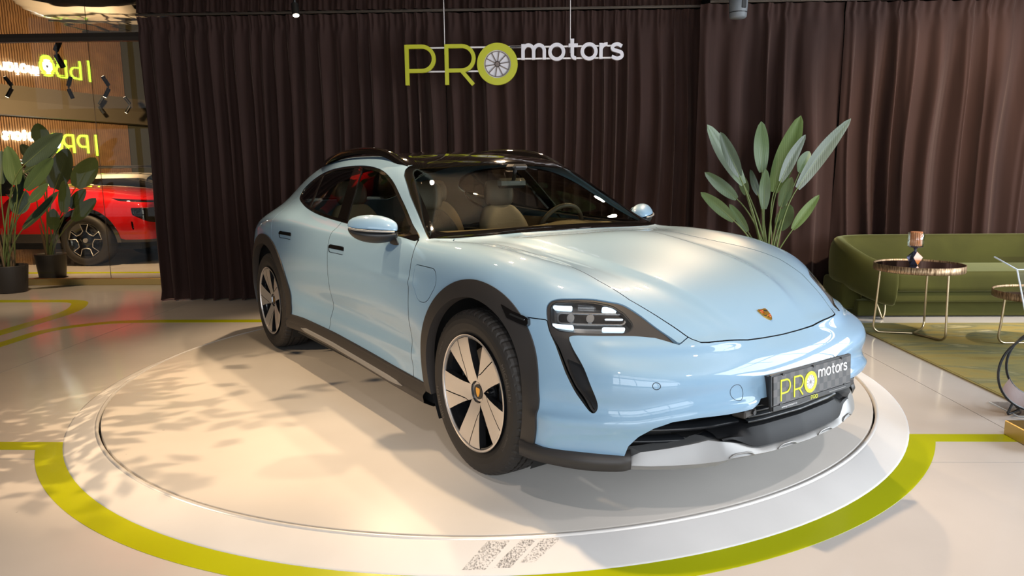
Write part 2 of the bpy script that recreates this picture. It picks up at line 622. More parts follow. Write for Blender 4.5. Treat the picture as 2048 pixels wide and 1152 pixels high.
M['floor'] = floor_mat('resin_floor', (.58, .54, .51), .12)
M['disc_top'] = floor_mat('turntable_resin', (.60, .56, .515), .30)
M['ramp'] = floor_mat('ramp_paint', (.70, .68, .665), .42, .14)
M['lime_floor'] = floor_mat('lime_floor_paint', (.43, .46, .005), .22, .10)
M['trim_metal'] = pbr('white_metal_edge', (.72, .70, .68), .3, metal=.3)
M['brass'] = pbr('brushed_brass', (.55, .39, .14), .34, metal=.9)
M['brass_pale'] = pbr('pale_brass', (.50, .40, .25), .28, metal=.95)
M['bronze'] = pbr('dark_bronze', (.07, .05, .035), .45, metal=.4)
M['grout'] = pbr('floor_joint', (.05, .045, .04), .8)


def velvet(name, col, sheen=.6, tint=(1, 1, 1), rough=.85, streak=False):
    m, N, L, b = nt(name)
    b.inputs['Roughness'].default_value = rough
    b.inputs['Sheen Weight'].default_value = sheen
    b.inputs['Sheen Roughness'].default_value = .35
    b.inputs['Sheen Tint'].default_value = (*tint, 1)
    b.inputs['Specular IOR Level'].default_value = .2
    tc = N.new('ShaderNodeTexCoord')
    n1 = N.new('ShaderNodeTexNoise'); n1.inputs['Scale'].default_value = 2.2; n1.inputs['Detail'].default_value = 5; n1.inputs['Distortion'].default_value = .6
    mp = N.new('ShaderNodeMapping')
    if streak: mp.inputs['Scale'].default_value = (3, 3, .35)
    L.new(tc.outputs['Object'], mp.inputs[0]); L.new(mp.outputs[0], n1.inputs['Vector'])
    r = N.new('ShaderNodeValToRGB'); r.color_ramp.elements[0].position = .3; r.color_ramp.elements[1].position = .72
    r.color_ramp.elements[0].color = (*[c * .80 for c in col], 1); r.color_ramp.elements[1].color = (*[c * 1.2 for c in col], 1)
    L.new(n1.outputs['Fac'], r.inputs[0]); L.new(r.outputs[0], b.inputs['Base Color'])
    n2 = N.new('ShaderNodeTexNoise'); n2.inputs['Scale'].default_value = 500
    L.new(tc.outputs['Object'], n2.inputs['Vector'])
    bp = N.new('ShaderNodeBump'); bp.inputs['Strength'].default_value = .12; bp.inputs['Distance'].default_value = .002
    L.new(n2.outputs['Fac'], bp.inputs['Height']); L.new(bp.outputs[0], b.inputs['Normal'])
    return m


M['curtain'] = velvet('brown_velvet', (.038, .0185, .0145), .30, (1, .72, .60), streak=True)
M['sofa'] = velvet('green_velvet', (.050, .049, .009), .42, (.82, .80, .38))


def mirror_film(name, col, rough, wave):
    m, N, L, b = nt(name)
    b.inputs['Base Color'].default_value = (*col, 1)
    b.inputs['Metallic'].default_value = 1.0
    b.inputs['Roughness'].default_value = rough
    if wave:
        tc = N.new('ShaderNodeTexCoord'); n1 = N.new('ShaderNodeTexNoise'); n1.inputs['Scale'].default_value = 1.4
        L.new(tc.outputs['Object'], n1.inputs['Vector'])
        bp = N.new('ShaderNodeBump'); bp.inputs['Strength'].default_value = wave; bp.inputs['Distance'].default_value = .02
        L.new(n1.outputs['Fac'], bp.inputs['Height']); L.new(bp.outputs[0], b.inputs['Normal'])
    return m


M['ceiling'] = mirror_film('stretch_ceiling_film', (.62, .60, .57), .015, .10)
M['wall'] = pbr('grey_wall', (.16, .15, .13), .7)
M['soffit'] = pbr('soffit_paint', (.20, .17, .12), .5)

# ------------------------------------------------------------------ floor
CEIL = 3.06
XL, XR, YB, YF = -14.0, 7.2, 19.0, -7.6
fl = MB().box(((XL + XR) / 2, (YB + YF) / 2, -.10), (XR - XL, YB - YF, .188)).build('floor', M['grout'])
tag(fl, kind='structure')
gx = [XL, -9.79, -3.50, 2.79, XR]; gy = [YF, -1.53, 4.76, 11.05, YB]
for i in range(4):
    for j in range(4):
        g = .0025
        MB().box(((gx[i] + gx[i + 1]) / 2, (gy[j] + gy[j + 1]) / 2, -.004), (gx[i + 1] - gx[i] - 2 * g, gy[j + 1] - gy[j] - 2 * g, .008)).build('floor_slab', M['floor'], fl)


def stripe(pts, w, closed=False, r=.0):
    mb = MB()
    stroke(mb, pts, w, .0002, .0012, lambda x, y, z: (x, y, z))
    return mb.build('painted_stripe', M['lime_floor'], fl)


R1, R2, R3 = 2.371, 2.529, 2.648
mb = MB(); n = 120
a0, a1 = math.radians(180 + 31.3), math.radians(360 - 27.4)
vs = []
for i in range(n + 1):
    t = a0 + (a1 - a0) * i / n
    for r, z in ((R2 - .01, .0002), (R3, .0002), (R3, .0016), (R2 - .01, .0016)): vs.append((r * math.cos(t), r * math.sin(t), z))
mb.add(vs, [(4 * i + q, 4 * i + (q + 1) % 4, 4 * i + 4 + (q + 1) % 4, 4 * i + 4 + q) for i in range(n) for q in range(4)])
mb.build('painted_stripe', M['lime_floor'], fl)
stripe([(-9, -1.362), (-2.142, -1.362)], .105)
stripe([(2.215, -1.215), (4.2, -1.215)], .105)
stripe([(-1.60, 1.80), (-3.30, 1.80)] + [tuple(p) for p in rpoly([(-3.4, 1.80), (-3.75, 1.76), (-4.14, 1.45), (-4.14, -1.30)], [0, .4, .5, 0], 8)][1:], .13)
stripe([(-9, 2.93)] + [tuple(p) for p in rpoly([(-8.5, 2.93), (-4.78, 2.93), (-4.48, 2.35), (-4.48, -1.30)], [0, .22, .35, 0], 8)][1:], .16)
stripe([(-13, 5.30), (-3.0, 5.30)], .16)

# ------------------------------------------------------------------ turntable
tt = thing('turntable', 'round pale turntable platform with sloping rim in the middle of the floor', 'turntable', (0, 0, 0))
mb = MB(); mb.lathe([(0, .0603), (2.3525, .0603), (2.356, .0585), (2.356, .004), (0, .004)], 160); d_ = mb.build('turntable_disc', M['disc_top'], tt)
mb = MB(); mb.lathe([(2.3665, .010), (2.3665, .0600), (2.369, .0618), (2.379, .0612), (2.384, .054)], 160); mb.build('edge_trim', M['trim_metal'], tt)
mb = MB(); mb.lathe([(2.350, .012), (2.370, .012)], 120); mb.build('rim_gap', M['grout'], tt)
mb = MB(); mb.lathe([(2.382, .0550), (2.395, .0540), (2.520, .0040), (2.531, .0015), (2.531, .0003)], 160); mb.build('ramp', M['ramp'], tt)


def scuff_mat():
    m, N, L, b = nt('rubber_scuff')
    N.remove(b)
    out = N['Material Output']
    tc = N.new('ShaderNodeTexCoord'); nz = N.new('ShaderNodeTexNoise'); nz.inputs['Scale'].default_value = 160; nz.inputs['Detail'].default_value = 4
    L.new(tc.outputs['Object'], nz.inputs['Vector'])
    n2 = N.new('ShaderNodeTexNoise'); n2.inputs['Scale'].default_value = 9
    L.new(tc.outputs['Object'], n2.inputs['Vector'])
    ad = N.new('ShaderNodeMath'); ad.operation = 'MULTIPLY_ADD'; ad.inputs[1].default_value = .35
    L.new(n2.outputs['Fac'], ad.inputs[0]); L.new(nz.outputs['Fac'], ad.inputs[2])
    mr = N.new('ShaderNodeMapRange'); mr.inputs[1].default_value = .62; mr.inputs[2].default_value = .82; mr.inputs[4].default_value = .5
    L.new(ad.outputs[0], mr.inputs[0])
    t = N.new('ShaderNodeBsdfTransparent'); df = N.new('ShaderNodeBsdfDiffuse'); df.inputs[0].default_value = (.10, .09, .08, 1)
    mx = N.new('ShaderNodeMixShader'); L.new(mr.outputs[0], mx.inputs[0]); L.new(t.outputs[0], mx.inputs[1]); L.new(df.outputs[0], mx.inputs[2])
    L.new(mx.outputs[0], out.inputs[0])
    return m


SC = scuff_mat()
for (xa, xb, xc, xd, ln) in ((.118, .200, .036, .118, 1), (.240, .295, .140, .205, .95), (.315, .385, .235, .290, .8)):
    # tyre scuffs running across the ramp
    mb = MB(); P_ = []
    for t in (0, .35, .7, 1):
        R_ = 2.392 + (2.505 - 2.392) * t * ln
        row = []
        for x0, x1 in ((xa, xc), (xb, xd)):
            x_ = x0 + (x1 - x0) * t
            y_ = -math.sqrt(R_ * R_ - x_ * x_)
            z_ = np.interp(R_, [2.386, 2.395, 2.520, 2.531], [.055, .054, .004, .0015]) + .0012
            row.append((x_, y_, z_))
        P_.append(row)
    mb.grid(P_); mb.build('scuff_mark', SC, tt)

# ------------------------------------------------------------------ ceiling and far walls
ce = MB().box(((XL + XR) / 2, (YB + YF) / 2, CEIL + .05), (XR - XL, YB - YF, .10)).build('ceiling', M['ceiling']); tag(ce, kind='structure')
w_ = MB().box(((-3.75 + XR) / 2, 3.45, CEIL / 2), (XR + 3.75, .12, CEIL)).build('wall_back', M['wall']); tag(w_, kind='structure')
w_ = MB().box((XR + .06, (3.4 + YF) / 2, CEIL / 2), (.12, 3.4 - YF, CEIL)).build('wall_right', M['wall']); tag(w_, kind='structure')
w_ = MB().box((XL - .06, (YB + YF) / 2, CEIL / 2), (.12, YB - YF, CEIL)).build('wall_left', M['wall']); tag(w_, kind='structure')
w_ = MB().box((XL / 2 - 2, YB + .06, CEIL / 2), (abs(XL) - 4, .12, CEIL)).build('wall_far', M['wall']); tag(w_, kind='structure')
w_ = MB().box((-3.70, 11.3, CEIL / 2), (.12, 15.4, CEIL)).build('wall_side', M['wall']); tag(w_, kind='structure')

# street front behind the camera: glazed bays between slim posts
mb = MB()
mb.box(((XL + XR) / 2, YF - .06, .12), (XR - XL, .16, .24)); mb.box(((XL + XR) / 2, YF - .06, CEIL - .14), (XR - XL, .16, .28))
mb.build('wall_front', M['bronze'])['kind'] = 'structure'
for i, x_ in enumerate(np.arange(-13.2, 7.2, 2.04)):
    o = MB().box((x_, YF - .06, 1.5), (.09, .14, 2.56)).build('trim_%d' % (i + 1), M['bronze']); tag(o, kind='structure')

for i, y_ in enumerate((-3.95, -2.75, -1.55, -.35, .85, 2.05)):
    o = MB().box((6.97, y_, 1.53), (.07, .07, 3.04)).build('trim_%d' % (i + 40), M['bronze']); tag(o, kind='structure')
for i, z_ in enumerate((.42, 1.15, 2.76)):
    o = MB().box((6.97, -.95, z_), (.055, 5.95, .06)).build('trim_%d' % (i + 50), M['bronze']); tag(o, kind='structure')

# ------------------------------------------------------------------ mirror wall on the left: clear panes, its reflection built as geometry behind
MY = 4.10
pl_ = MB().box((-7.8, MY + .03, .0425), (8.1, .06, .085), bev=.004).build('baseboard_left', M['brass']); tag(pl_, kind='structure')
tr_ = MB().box((-7.8, MY + .03, CEIL - .024), (8.1, .07, .048)).build('trim_20', M['bronze']); tag(tr_, kind='structure')
M['pane'] = glass_mat('wall_pane', (.90, .88, .83), -.02)
for k, (xa, xb) in enumerate(((-5.148, -3.75), (-7.20, -5.152), (-9.25, -7.204), (-11.8, -9.254))):
    o = MB().box(((xa + xb) / 2, MY + .03, (.085 + CEIL - .048) / 2), (xb - xa, .008, CEIL - .048 - .085)).build('window_%d' % (k + 1), M['pane'])
    tag(o, kind='structure')
    MB().box((xb + .002, MY + .024, 1.55), (.004, .006, 2.92)).build('pane_joint', M['bronze'] if k else M['bronze'], o)


# ------------------------------------------------------------------ curtains
def curtain(name, x0, x1, y, seed, label, z0=.012, z1=CEIL - .02, period=.21, amp=.085, lean=0.0, flare=0.0, group=None):
    rng = np.random.default_rng(seed)
    W = x1 - x0
    nx = int(W / .011); nz = 30
    # fold phase: uneven spacing
    k = max(3, int(W / period))
    knots = np.cumsum(rng.uniform(.55, 1.45, k + 1)); knots = (knots - knots[0]) / (knots[-1] - knots[0])
    am = rng.uniform(.45, 1.0, k + 1)
    s = np.linspace(0, 1, nx)
    ph = np.interp(s, knots, np.arange(k + 1))
    a = np.interp(s, knots, am)
    h = rng.uniform(0, 6.28, 6)
    rows = []
    for i in range(nz + 1):
        t = i / nz                         # 0 bottom .. 1 top
        z = z0 + (z1 - z0) * t
        sh = .22 * np.sin(1.3 * t * 2 + h[0] + 7 * s) + .12 * np.sin(3 * t + h[1] + 19 * s)
        p = ph + sh * (1 - t) + .05 * np.sin(9 * t + h[2])
        f = np.sin(2 * math.pi * p)
        f = np.sign(f) * np.abs(f) ** .75 * .6 + .4 * f
        f2 = .28 * np.sin(2 * math.pi * 2.37 * p + h[3]) * (.3 + .7 * np.sin(2 * math.pi * .31 * p + h[4]) ** 2)
        top_p = math.exp(-((t - .965) / .018) ** 2)
        gather = .42 + .58 * smooth(np.array((1 - t) / .35)) 
        dep = amp * a * (f + f2) * gather * (1 - .75 * top_p)
        if t > .955:
            dep = dep + .012 * np.sin(2 * math.pi * ph * 3.1 + h[5])
        yy = y - dep + .02 * top_p
        puddle = max(0, 1 - t / .03)
        yy = yy - puddle * .03 * (1 + np.sin(ph * 5 + h[2]))
        dx = .016 * np.cos(2 * math.pi * p) * gather
        edge = np.clip(np.minimum(s, 1 - s) / .01, 0, 1)
        xx = x0 + W * s + dx * edge + lean * (1 - t) + flare * (1 - t) * (s - .5)
        rows.append([(xx[j], yy[j], z) for j in range(nx)])
    mb = MB(); mb.grid(rows)
    o = mb.build(name, M['curtain'])
    return tag(o, label, 'curtain', group)


curtain('curtain', -3.90, -.638, 2.99, 3, 'dark brown velvet curtain at the left end beside the glazed wall', period=.155, amp=.075)
curtain('curtain', -.632, 2.035, 3.01, 8, 'dark brown velvet curtain hanging behind the lime and white lettering', period=.150, amp=.07)
curtain('curtain', 1.985, 3.422, 2.80, 11, 'brown velvet curtain panel behind the tall plant, right of the corner', period=.26, amp=.08)
curtain('curtain', 3.432, 6.9, 2.80, 21, 'lighter brown velvet curtain hanging in folds behind the green sofa', period=.22, amp=.10)
rl = MB().box((-.90, 2.99, CEIL - .006), (6.02, .03, .010)).build('curtain_rail', M['bronze']); tag(rl, 'dark rail on the ceiling carrying the curtain behind the lettering', 'curtain rail')
rl = MB().box((4.5, 2.80, CEIL - .006), (4.85, .03, .010)).build('curtain_rail', M['bronze']); tag(rl, 'dark rail on the ceiling carrying the curtain behind the sofa', 'curtain rail')

# ------------------------------------------------------------------ hanging letters
sg = thing('letter_sign', 'hanging lime and white letter sign in front of the dark curtain', 'sign', (-.99, 2.60, 2.255))
M['sign_lime'] = pbr('lime_letter', (.52, .50, .015), .4)
M['sign_white'] = pbr('white_letter', (.78, .72, .74), .4)
M['sign_grey'] = pbr('grey_spoke', (.20, .15, .13), .5)
M['sign_bar'] = pbr('steel_bar', (.35, .31, .29), .35, metal=.8)
logo(lambda x, y, z: (x, -z, y), .035, (M['sign_lime'], M['sign_white'], M['sign_grey']), sg, face=0)
for (xa, xb, z) in ((.10, 1.30, .365), (.10, .93, .135), (1.05, 2.08, .362), (1.05, 2.06, .248)):
    MB().box(((xa + xb) / 2, .022, z), (xb - xa, .02, .016)).build('support_bar', M['sign_bar'], sg)
for x_ in (.395, 1.652):
    MB().cyl((x_, .022, .30), (x_, .022, CEIL - 2.255), .006, n=8).build('hanging_rod', M['sign_bar'], sg)

# ------------------------------------------------------------------ speaker on the ceiling
sp_ = thing('loudspeaker', 'grey loudspeaker hanging from the ceiling beside the right curtain', 'loudspeaker', (2.255, 2.42, 2.82))
M['spk'] = pbr('grey_speaker', (.16, .17, .18), .55)
mb = MB(); mb.lathe([(0, 0), (.070, 0), (.080, .012), (.086, .10), (.088, .19), (.07, .20), (0, .20)], 28); mb.build('speaker_body', M['spk'], sp_)
mb = MB(); mb.box((.03, -.079, .115), (.042, .022, .072), bev=.004); mb.build('speaker_port', M['black'], sp_)
mb = MB(); mb.lathe([(.0815, .045), (.084, .047), (.084, .053), (.0825, .055)], 28); mb.build('speaker_band', M['black'], sp_)
MB().cyl((0, 0, .20), (0, 0, .24), .02, n=12).build('speaker_bracket', M['black'], sp_)

# ------------------------------------------------------------------ car body surface
# car frame: x forward from the front axle, y to the car's left, z up from the ground under the tyres.
# the half body (y >= 0) is an interpolating subdivision surface through the points below.
# columns of the top sheet: shoulder, belt line, mid window, cant rail / A pillar, roof edge, mid roof, centre line
TOP = [
 # nose edge
 [(.475,.858,.702),(.605,.790,.655),(.705,.700,.632),(.788,.578,.618),(.855,.420,.607),(.893,.220,.600),(.905,0,.598)],
 [(.398,.856,.782),(.508,.762,.767),(.612,.660,.744),(.705,.530,.715),(.765,.390,.692),(.805,.210,.668),(.820,0,.655)],
 [(.290,.862,.850),(.385,.755,.862),(.475,.635,.840),(.545,.505,.806),(.590,.375,.796),(.612,.205,.786),(.620,0,.780)],
 [(.150,.872,.897),(.210,.745,.921),(.265,.635,.905),(.305,.520,.880),(.330,.385,.874),(.345,.210,.868),(.350,0,.863)],
 [(-.02,.885,.925),(0,.765,.957),(0,.665,.946),(0,.555,.928),(0,.400,.928),(0,.215,.929),(0,0,.926)],
 [(-.35,.890,.940),(-.35,.790,.978),(-.35,.715,.973),(-.35,.630,.964),(-.35,.430,.970),(-.35,.230,.975),(-.35,0,.974)],
 [(-.64,.893,.935),(-.64,.845,.970),(-.64,.800,.982),(-.64,.740,.988),(-.64,.500,.992),(-.64,.260,.998),(-.64,0,.998)],
 [(-.90,.900,.935),(-.90,.852,.983),(-.925,.760,1.082),(-.945,.672,1.165),(-.92,.460,1.178),(-.91,.240,1.184),(-.90,0,1.186)],
 [(-1.20,.912,.940),(-1.20,.855,.995),(-1.24,.725,1.195),(-1.270,.597,1.342),(-1.235,.430,1.362),(-1.21,.220,1.374),(-1.20,0,1.377)],
 [(-1.60,.920,.948),(-1.60,.856,1.010),(-1.60,.722,1.225),(-1.60,.590,1.396),(-1.60,.440,1.430),(-1.60,.230,1.446),(-1.60,0,1.450)],
 [(-2.00,.926,.958),(-2.00,.853,1.028),(-2.00,.712,1.238),(-2.00,.575,1.410),(-2.00,.430,1.440),(-2.00,.220,1.455),(-2.00,0,1.460)],
 [(-2.40,.936,.975),(-2.40,.835,1.060),(-2.40,.692,1.250),(-2.40,.560,1.404),(-2.40,.415,1.436),(-2.40,.210,1.450),(-2.40,0,1.455)],
 [(-2.80,.945,.990),(-2.80,.800,1.090),(-2.80,.660,1.245),(-2.80,.545,1.365),(-2.80,.405,1.398),(-2.80,.200,1.415),(-2.80,0,1.419)],
 [(-3.18,.918,.970),(-3.20,.745,1.080),(-3.20,.625,1.190),(-3.20,.520,1.278),(-3.20,.390,1.312),(-3.20,.195,1.330),(-3.20,0,1.334)],
 [(-3.48,.845,.915),(-3.53,.685,1.020),(-3.55,.590,1.085),(-3.55,.500,1.130),(-3.55,.380,1.155),(-3.55,.190,1.170),(-3.55,0,1.174)],
 [(-3.70,.750,.870),(-3.77,.640,.945),(-3.80,.560,.990),(-3.81,.470,1.010),(-3.815,.360,1.020),(-3.82,.180,1.028),(-3.82,0,1.030)],
 [(-3.77,.690,.840),(-3.86,.580,.890),(-3.90,.500,.920),(-3.925,.400,.925),(-3.94,.300,.928),(-3.95,.150,.930),(-3.95,0,.930)],
]
# ring levels below the shoulder: z and plan for the nose stations (centre -> corner), side rows, tail stations
NOSE = [  # levels 3,2,1,0 ; stations F,E,D,C,B,A
 [(.955,0,.525),(.943,.220,.527),(.910,.430,.540),(.854,.608,.555),(.776,.744,.570),(.664,.840,.582)],
 [(.968,0,.425),(.956,.220,.425),(.916,.435,.426),(.852,.616,.428),(.768,.752,.432),(.655,.853,.440)],
 [(.958,0,.315),(.946,.220,.315),(.908,.437,.316),(.838,.616,.318),(.750,.752,.322),(.640,.856,.328)],
 [(.925,0,.220),(.914,.220,.220),(.876,.437,.222),(.808,.616,.226),(.724,.752,.230),(.620,.858,.236)],
]
SIDE = [  # per row: levels 3,2,1,0 as (x,y,z)
 [(.490,.905,.585),(.500,.935,.455),(.495,.948,.335),(.485,.950,.240)],
 [(.385,.917,.640),(.390,.957,.490),(.385,.965,.350),(.380,.962,.245)],
 [(.285,.930,.700),(.285,.966,.540),(.285,.972,.370),(.285,.966,.250)],
 [(.150,.942,.765),(.150,.972,.580),(.150,.976,.390),(.150,.968,.255)],
 [(-.02,.950,.800),(-.02,.976,.600),(-.02,.978,.400),(-.02,.968,.260)],
 [(-.35,.950,.815),(-.35,.972,.610),(-.35,.968,.410),(-.35,.955,.265)],
 [(-.64,.946,.815),(-.64,.962,.615),(-.64,.946,.415),(-.64,.950,.270)],
 [(-.90,.946,.815),(-.90,.952,.615),(-.90,.926,.420),(-.90,.948,.275)],
 [(-1.20,.948,.820),(-1.20,.948,.620),(-1.20,.918,.425),(-1.20,.948,.280)],
 [(-1.60,.952,.825),(-1.60,.948,.625),(-1.60,.918,.430),(-1.60,.950,.290)],
 [(-2.00,.958,.830),(-2.00,.952,.625),(-2.00,.922,.435),(-2.00,.952,.295)],
 [(-2.40,.968,.840),(-2.40,.966,.635),(-2.40,.945,.435),(-2.40,.957,.295)],
 [(-2.80,.978,.845),(-2.80,.984,.640),(-2.80,.978,.430),(-2.80,.965,.285)],
 [(-3.20,.967,.840),(-3.20,.978,.640),(-3.20,.975,.430),(-3.20,.960,.290)],
 [(-3.50,.888,.790),(-3.51,.905,.625),(-3.51,.905,.440),(-3.50,.890,.310)],
 [(-3.73,.785,.765),(-3.75,.810,.620),(-3.74,.810,.450),(-3.72,.795,.330)],
 [(-3.82,.715,.750),(-3.86,.735,.615),(-3.84,.775,.450),(-3.81,.760,.330)],
]
TAIL = [  # stations A..F
 [(-3.90,.630,.790),(-3.93,.515,.800),(-3.955,.410,.805),(-3.97,.305,.808),(-3.98,.155,.810),(-3.98,0,.810)],
 [(-3.93,.640,.620),(-3.97,.525,.620),(-3.995,.415,.620),(-4.01,.310,.620),(-4.02,.155,.620),(-4.02,0,.620)],
 [(-3.91,.640,.450),(-3.95,.525,.450),(-3.975,.415,.450),(-3.99,.310,.450),(-4.00,.155,.450),(-4.00,0,.450)],
 [(-3.88,.630,.330),(-3.92,.515,.330),(-3.945,.405,.330),(-3.96,.300,.330),(-3.97,.150,.330),(-3.97,0,.330)],
]


def build_cage():
    pts, faces, key = [], [], {}

    def vid(tagk, p):
        if tagk not in key:
            key[tagk] = len(pts); pts.append(p)
        return key[tagk]
    R = len(TOP)
    for sgn in (1, -1):
        def V(kind, i, j, p):
            mid = abs(p[1]) < 1e-9
            return vid((kind, i, j, 0 if mid else sgn), (p[0], p[1] * sgn, p[2]))
        T = [[V('t', i, j, TOP[i][j]) for j in range(7)] for i in range(R)]
        for i in range(R - 1):
            for j in range(6):
                q = [T[i][j], T[i + 1][j], T[i + 1][j + 1], T[i][j + 1]]
                faces.append(q if sgn > 0 else q[::-1])
        ring4 = [T[0][6 - k] for k in range(6)] + [T[i][0] for i in range(R)] + [T[R - 1][k] for k in range(1, 7)]
        prev = ring4
        for lv in range(4):
            row = [V('n', lv, k, NOSE[lv][k]) for k in range(6)] + [V('s', lv, i, SIDE[i][lv]) for i in range(R)] + \
                  [V('r', lv, k, TAIL[lv][k]) for k in range(6)]
            for k in range(len(row) - 1):
                q = [prev[k], row[k], row[k + 1], prev[k + 1]]
                faces.append(q if sgn > 0 else q[::-1])
            prev = row
    return np.array(pts, float), faces


def subdivide(P, faces, lv):
    me = bpy.data.meshes.new('tmp')
    me.from_pydata(P.tolist(), [], faces)
    o = bpy.data.objects.new('tmp', me)
    COL.objects.link(o)
    md = o.modifiers.new('s', 'SUBSURF'); md.levels = lv; md.render_levels = lv
    md.boundary_smooth = 'PRESERVE_CORNERS'
    dg = bpy.context.evaluated_depsgraph_get()
    ev = o.evaluated_get(dg).to_mesh()
    n = len(ev.vertices)
    v = np.empty(n * 3); ev.vertices.foreach_get('co', v); v = v.reshape(-1, 3)
    f = np.empty(len(ev.polygons) * 4, int); ev.polygons.foreach_get('vertices', f); f = f.reshape(-1, 4)
    nn = np.empty(n * 3); ev.vertices.foreach_get('normal', nn); nn = nn.reshape(-1, 3)
    o.evaluated_get(dg).to_mesh_clear()
    bpy.data.objects.remove(o); bpy.data.meshes.remove(me)
    return v, f, nn


def body_surface(lv=4, iters=5):
    tgt, faces = build_cage()
    P = tgt.copy()
    for _ in range(iters):
        v, _, _ = subdivide(P, faces, 2)
        P = P + (tgt - v[:len(P)]) * 0.9
    v, f, nn = subdivide(P, faces, lv)
    tri = np.concatenate([f[:, [0, 1, 2]], f[:, [0, 2, 3]]])
    return v, nn, tri


class Surf:
    """triangle soup with per-vertex normals that can be sliced by scalar fields"""
    def __init__(self, P, Nn, T):
        self.P, self.N, self.T = P, Nn, T

    def compact(self):
        u, inv = np.unique(self.T, return_inverse=True)
        return Surf(self.P[u], self.N[u], inv.reshape(-1, 3))

    def split(self, f):
        """-> (part where f<0, part where f>=0); f is an array over vertices or a function of P"""
        P, Nn, T = self.P, self.N, self.T
        d = f(P) if callable(f) else f
        d = np.where(np.abs(d) < 1e-7, 1e-7, d)
        s = d[T] < 0
        k = s.sum(1)
        neg, pos = [T[k == 3]], [T[k == 0]]
        newP, newN = [P], [Nn]
        base = len(P)
        X = T[(k == 1) | (k == 2)]
        if len(X):
            sx = d[X] < 0
            kx = sx.sum(1)
            lone = np.where(kx[:, None] == 1, sx, ~sx)
            li = lone.argmax(1)
            r = np.arange(len(X))
            a, b, c = X[r, li], X[r, (li + 1) % 3], X[r, (li + 2) % 3]

            def keyed(i, j):
                return np.minimum(i, j) * np.int64(len(P)) + np.maximum(i, j)
            k1, k2 = keyed(a, b), keyed(a, c)
            uk, inv = np.unique(np.concatenate([k1, k2]), return_inverse=True)
            i, j = uk // len(P), uk % len(P)
            t = (d[i] / (d[i] - d[j]))[:, None]
            newP.append(P[i] * (1 - t) + P[j] * t)
            nn = Nn[i] * (1 - t) + Nn[j] * t
            newN.append(nn / np.linalg.norm(nn, axis=1, keepdims=True))
            p, q = base + inv[:len(X)], base + inv[len(X):]
            t_one = np.stack([a, p, q], 1)
            t_two = np.concatenate([np.stack([p, b, c], 1), np.stack([p, c, q], 1)])
            m = kx == 1
            m2 = np.concatenate([m, m])
            neg += [t_one[m], t_two[~m2]]
            pos += [t_one[~m], t_two[m2]]
        P2, N2 = np.concatenate(newP), np.concatenate(newN)
        return Surf(P2, N2, np.concatenate(neg)).compact(), Surf(P2, N2, np.concatenate(pos)).compact()

    def inside(self, f): return self.split(f)[0]

    def outside(self, f): return self.split(f)[1]

    def cut(self, f, w):
        """inside panel, outside rest, with a gap of width w between"""
        d = f(self.P)
        return self.split(d + w / 2)[0], self.split(d - w / 2)[1]

    def mirrored(self):
        s = np.array([1, -1, 1.])
        return Surf(self.P * s, self.N * s, self.T[:, ::-1])

    def both(self):
        m = self.mirrored()
        return Surf(np.concatenate([self.P, m.P]), np.concatenate([self.N, m.N]),
                    np.concatenate([self.T, m.T + len(self.P)]))

    def offset(self, d):
        d = d if not hasattr(d, '__len__') else np.asarray(d)[:, None]
        return Surf(self.P + self.N * d, self.N, self.T)

    def join(self, o):
        return Surf(np.concatenate([self.P, o.P]), np.concatenate([self.N, o.N]), np.concatenate([self.T, o.T + len(self.P)]))


def poly_sd(poly, ax=(0, 2)):
    """signed distance (negative inside) to a closed polygon in the plane of two coordinates;
    ax may be a function mapping P to (n,2)"""
    A = np.array(poly, float); B = np.roll(A, -1, 0)

    def f(P):
        Q = ax(P) if callable(ax) else P[:, list(ax)]
        best = np.full(len(Q), 1e9); ins = np.zeros(len(Q), bool)
        for a, b in zip(A, B):
            ab = b - a
            L = ab @ ab
            if L < 1e-14: continue
            t = np.clip(((Q - a) @ ab) / L, 0, 1)
            dd = Q - a - t[:, None] * ab
            best = np.minimum(best, (dd * dd).sum(1))
            if a[1] != b[1]:
                c = (a[1] > Q[:, 1]) != (b[1] > Q[:, 1])
                xi = a[0] + (Q[:, 1] - a[1]) / (b[1] - a[1]) * ab[0]
                ins ^= c & (Q[:, 0] < xi)
        d = np.sqrt(best)
        return np.where(ins, -d, d)
    return f


def line_d(pts, ax=(0, 2)):
    """unsigned distance to an open polyline"""
    A = np.array(pts[:-1], float); B = np.array(pts[1:], float)

    def f(P):
        Q = ax(P) if callable(ax) else P[:, list(ax)]
        best = np.full(len(Q), 1e9)
        for a, b in zip(A, B):
            ab = b - a; L = ab @ ab
            if L < 1e-14: continue
            t = np.clip(((Q - a) @ ab) / L, 0, 1)
            dd = Q - a - t[:, None] * ab
            best = np.minimum(best, (dd * dd).sum(1))
        return np.sqrt(best)
    return f


def Max(*fs): return lambda P: np.max([f(P) for f in fs], 0)
def Min(*fs): return lambda P: np.min([f(P) for f in fs], 0)
def Neg(f): return lambda P: -f(P)


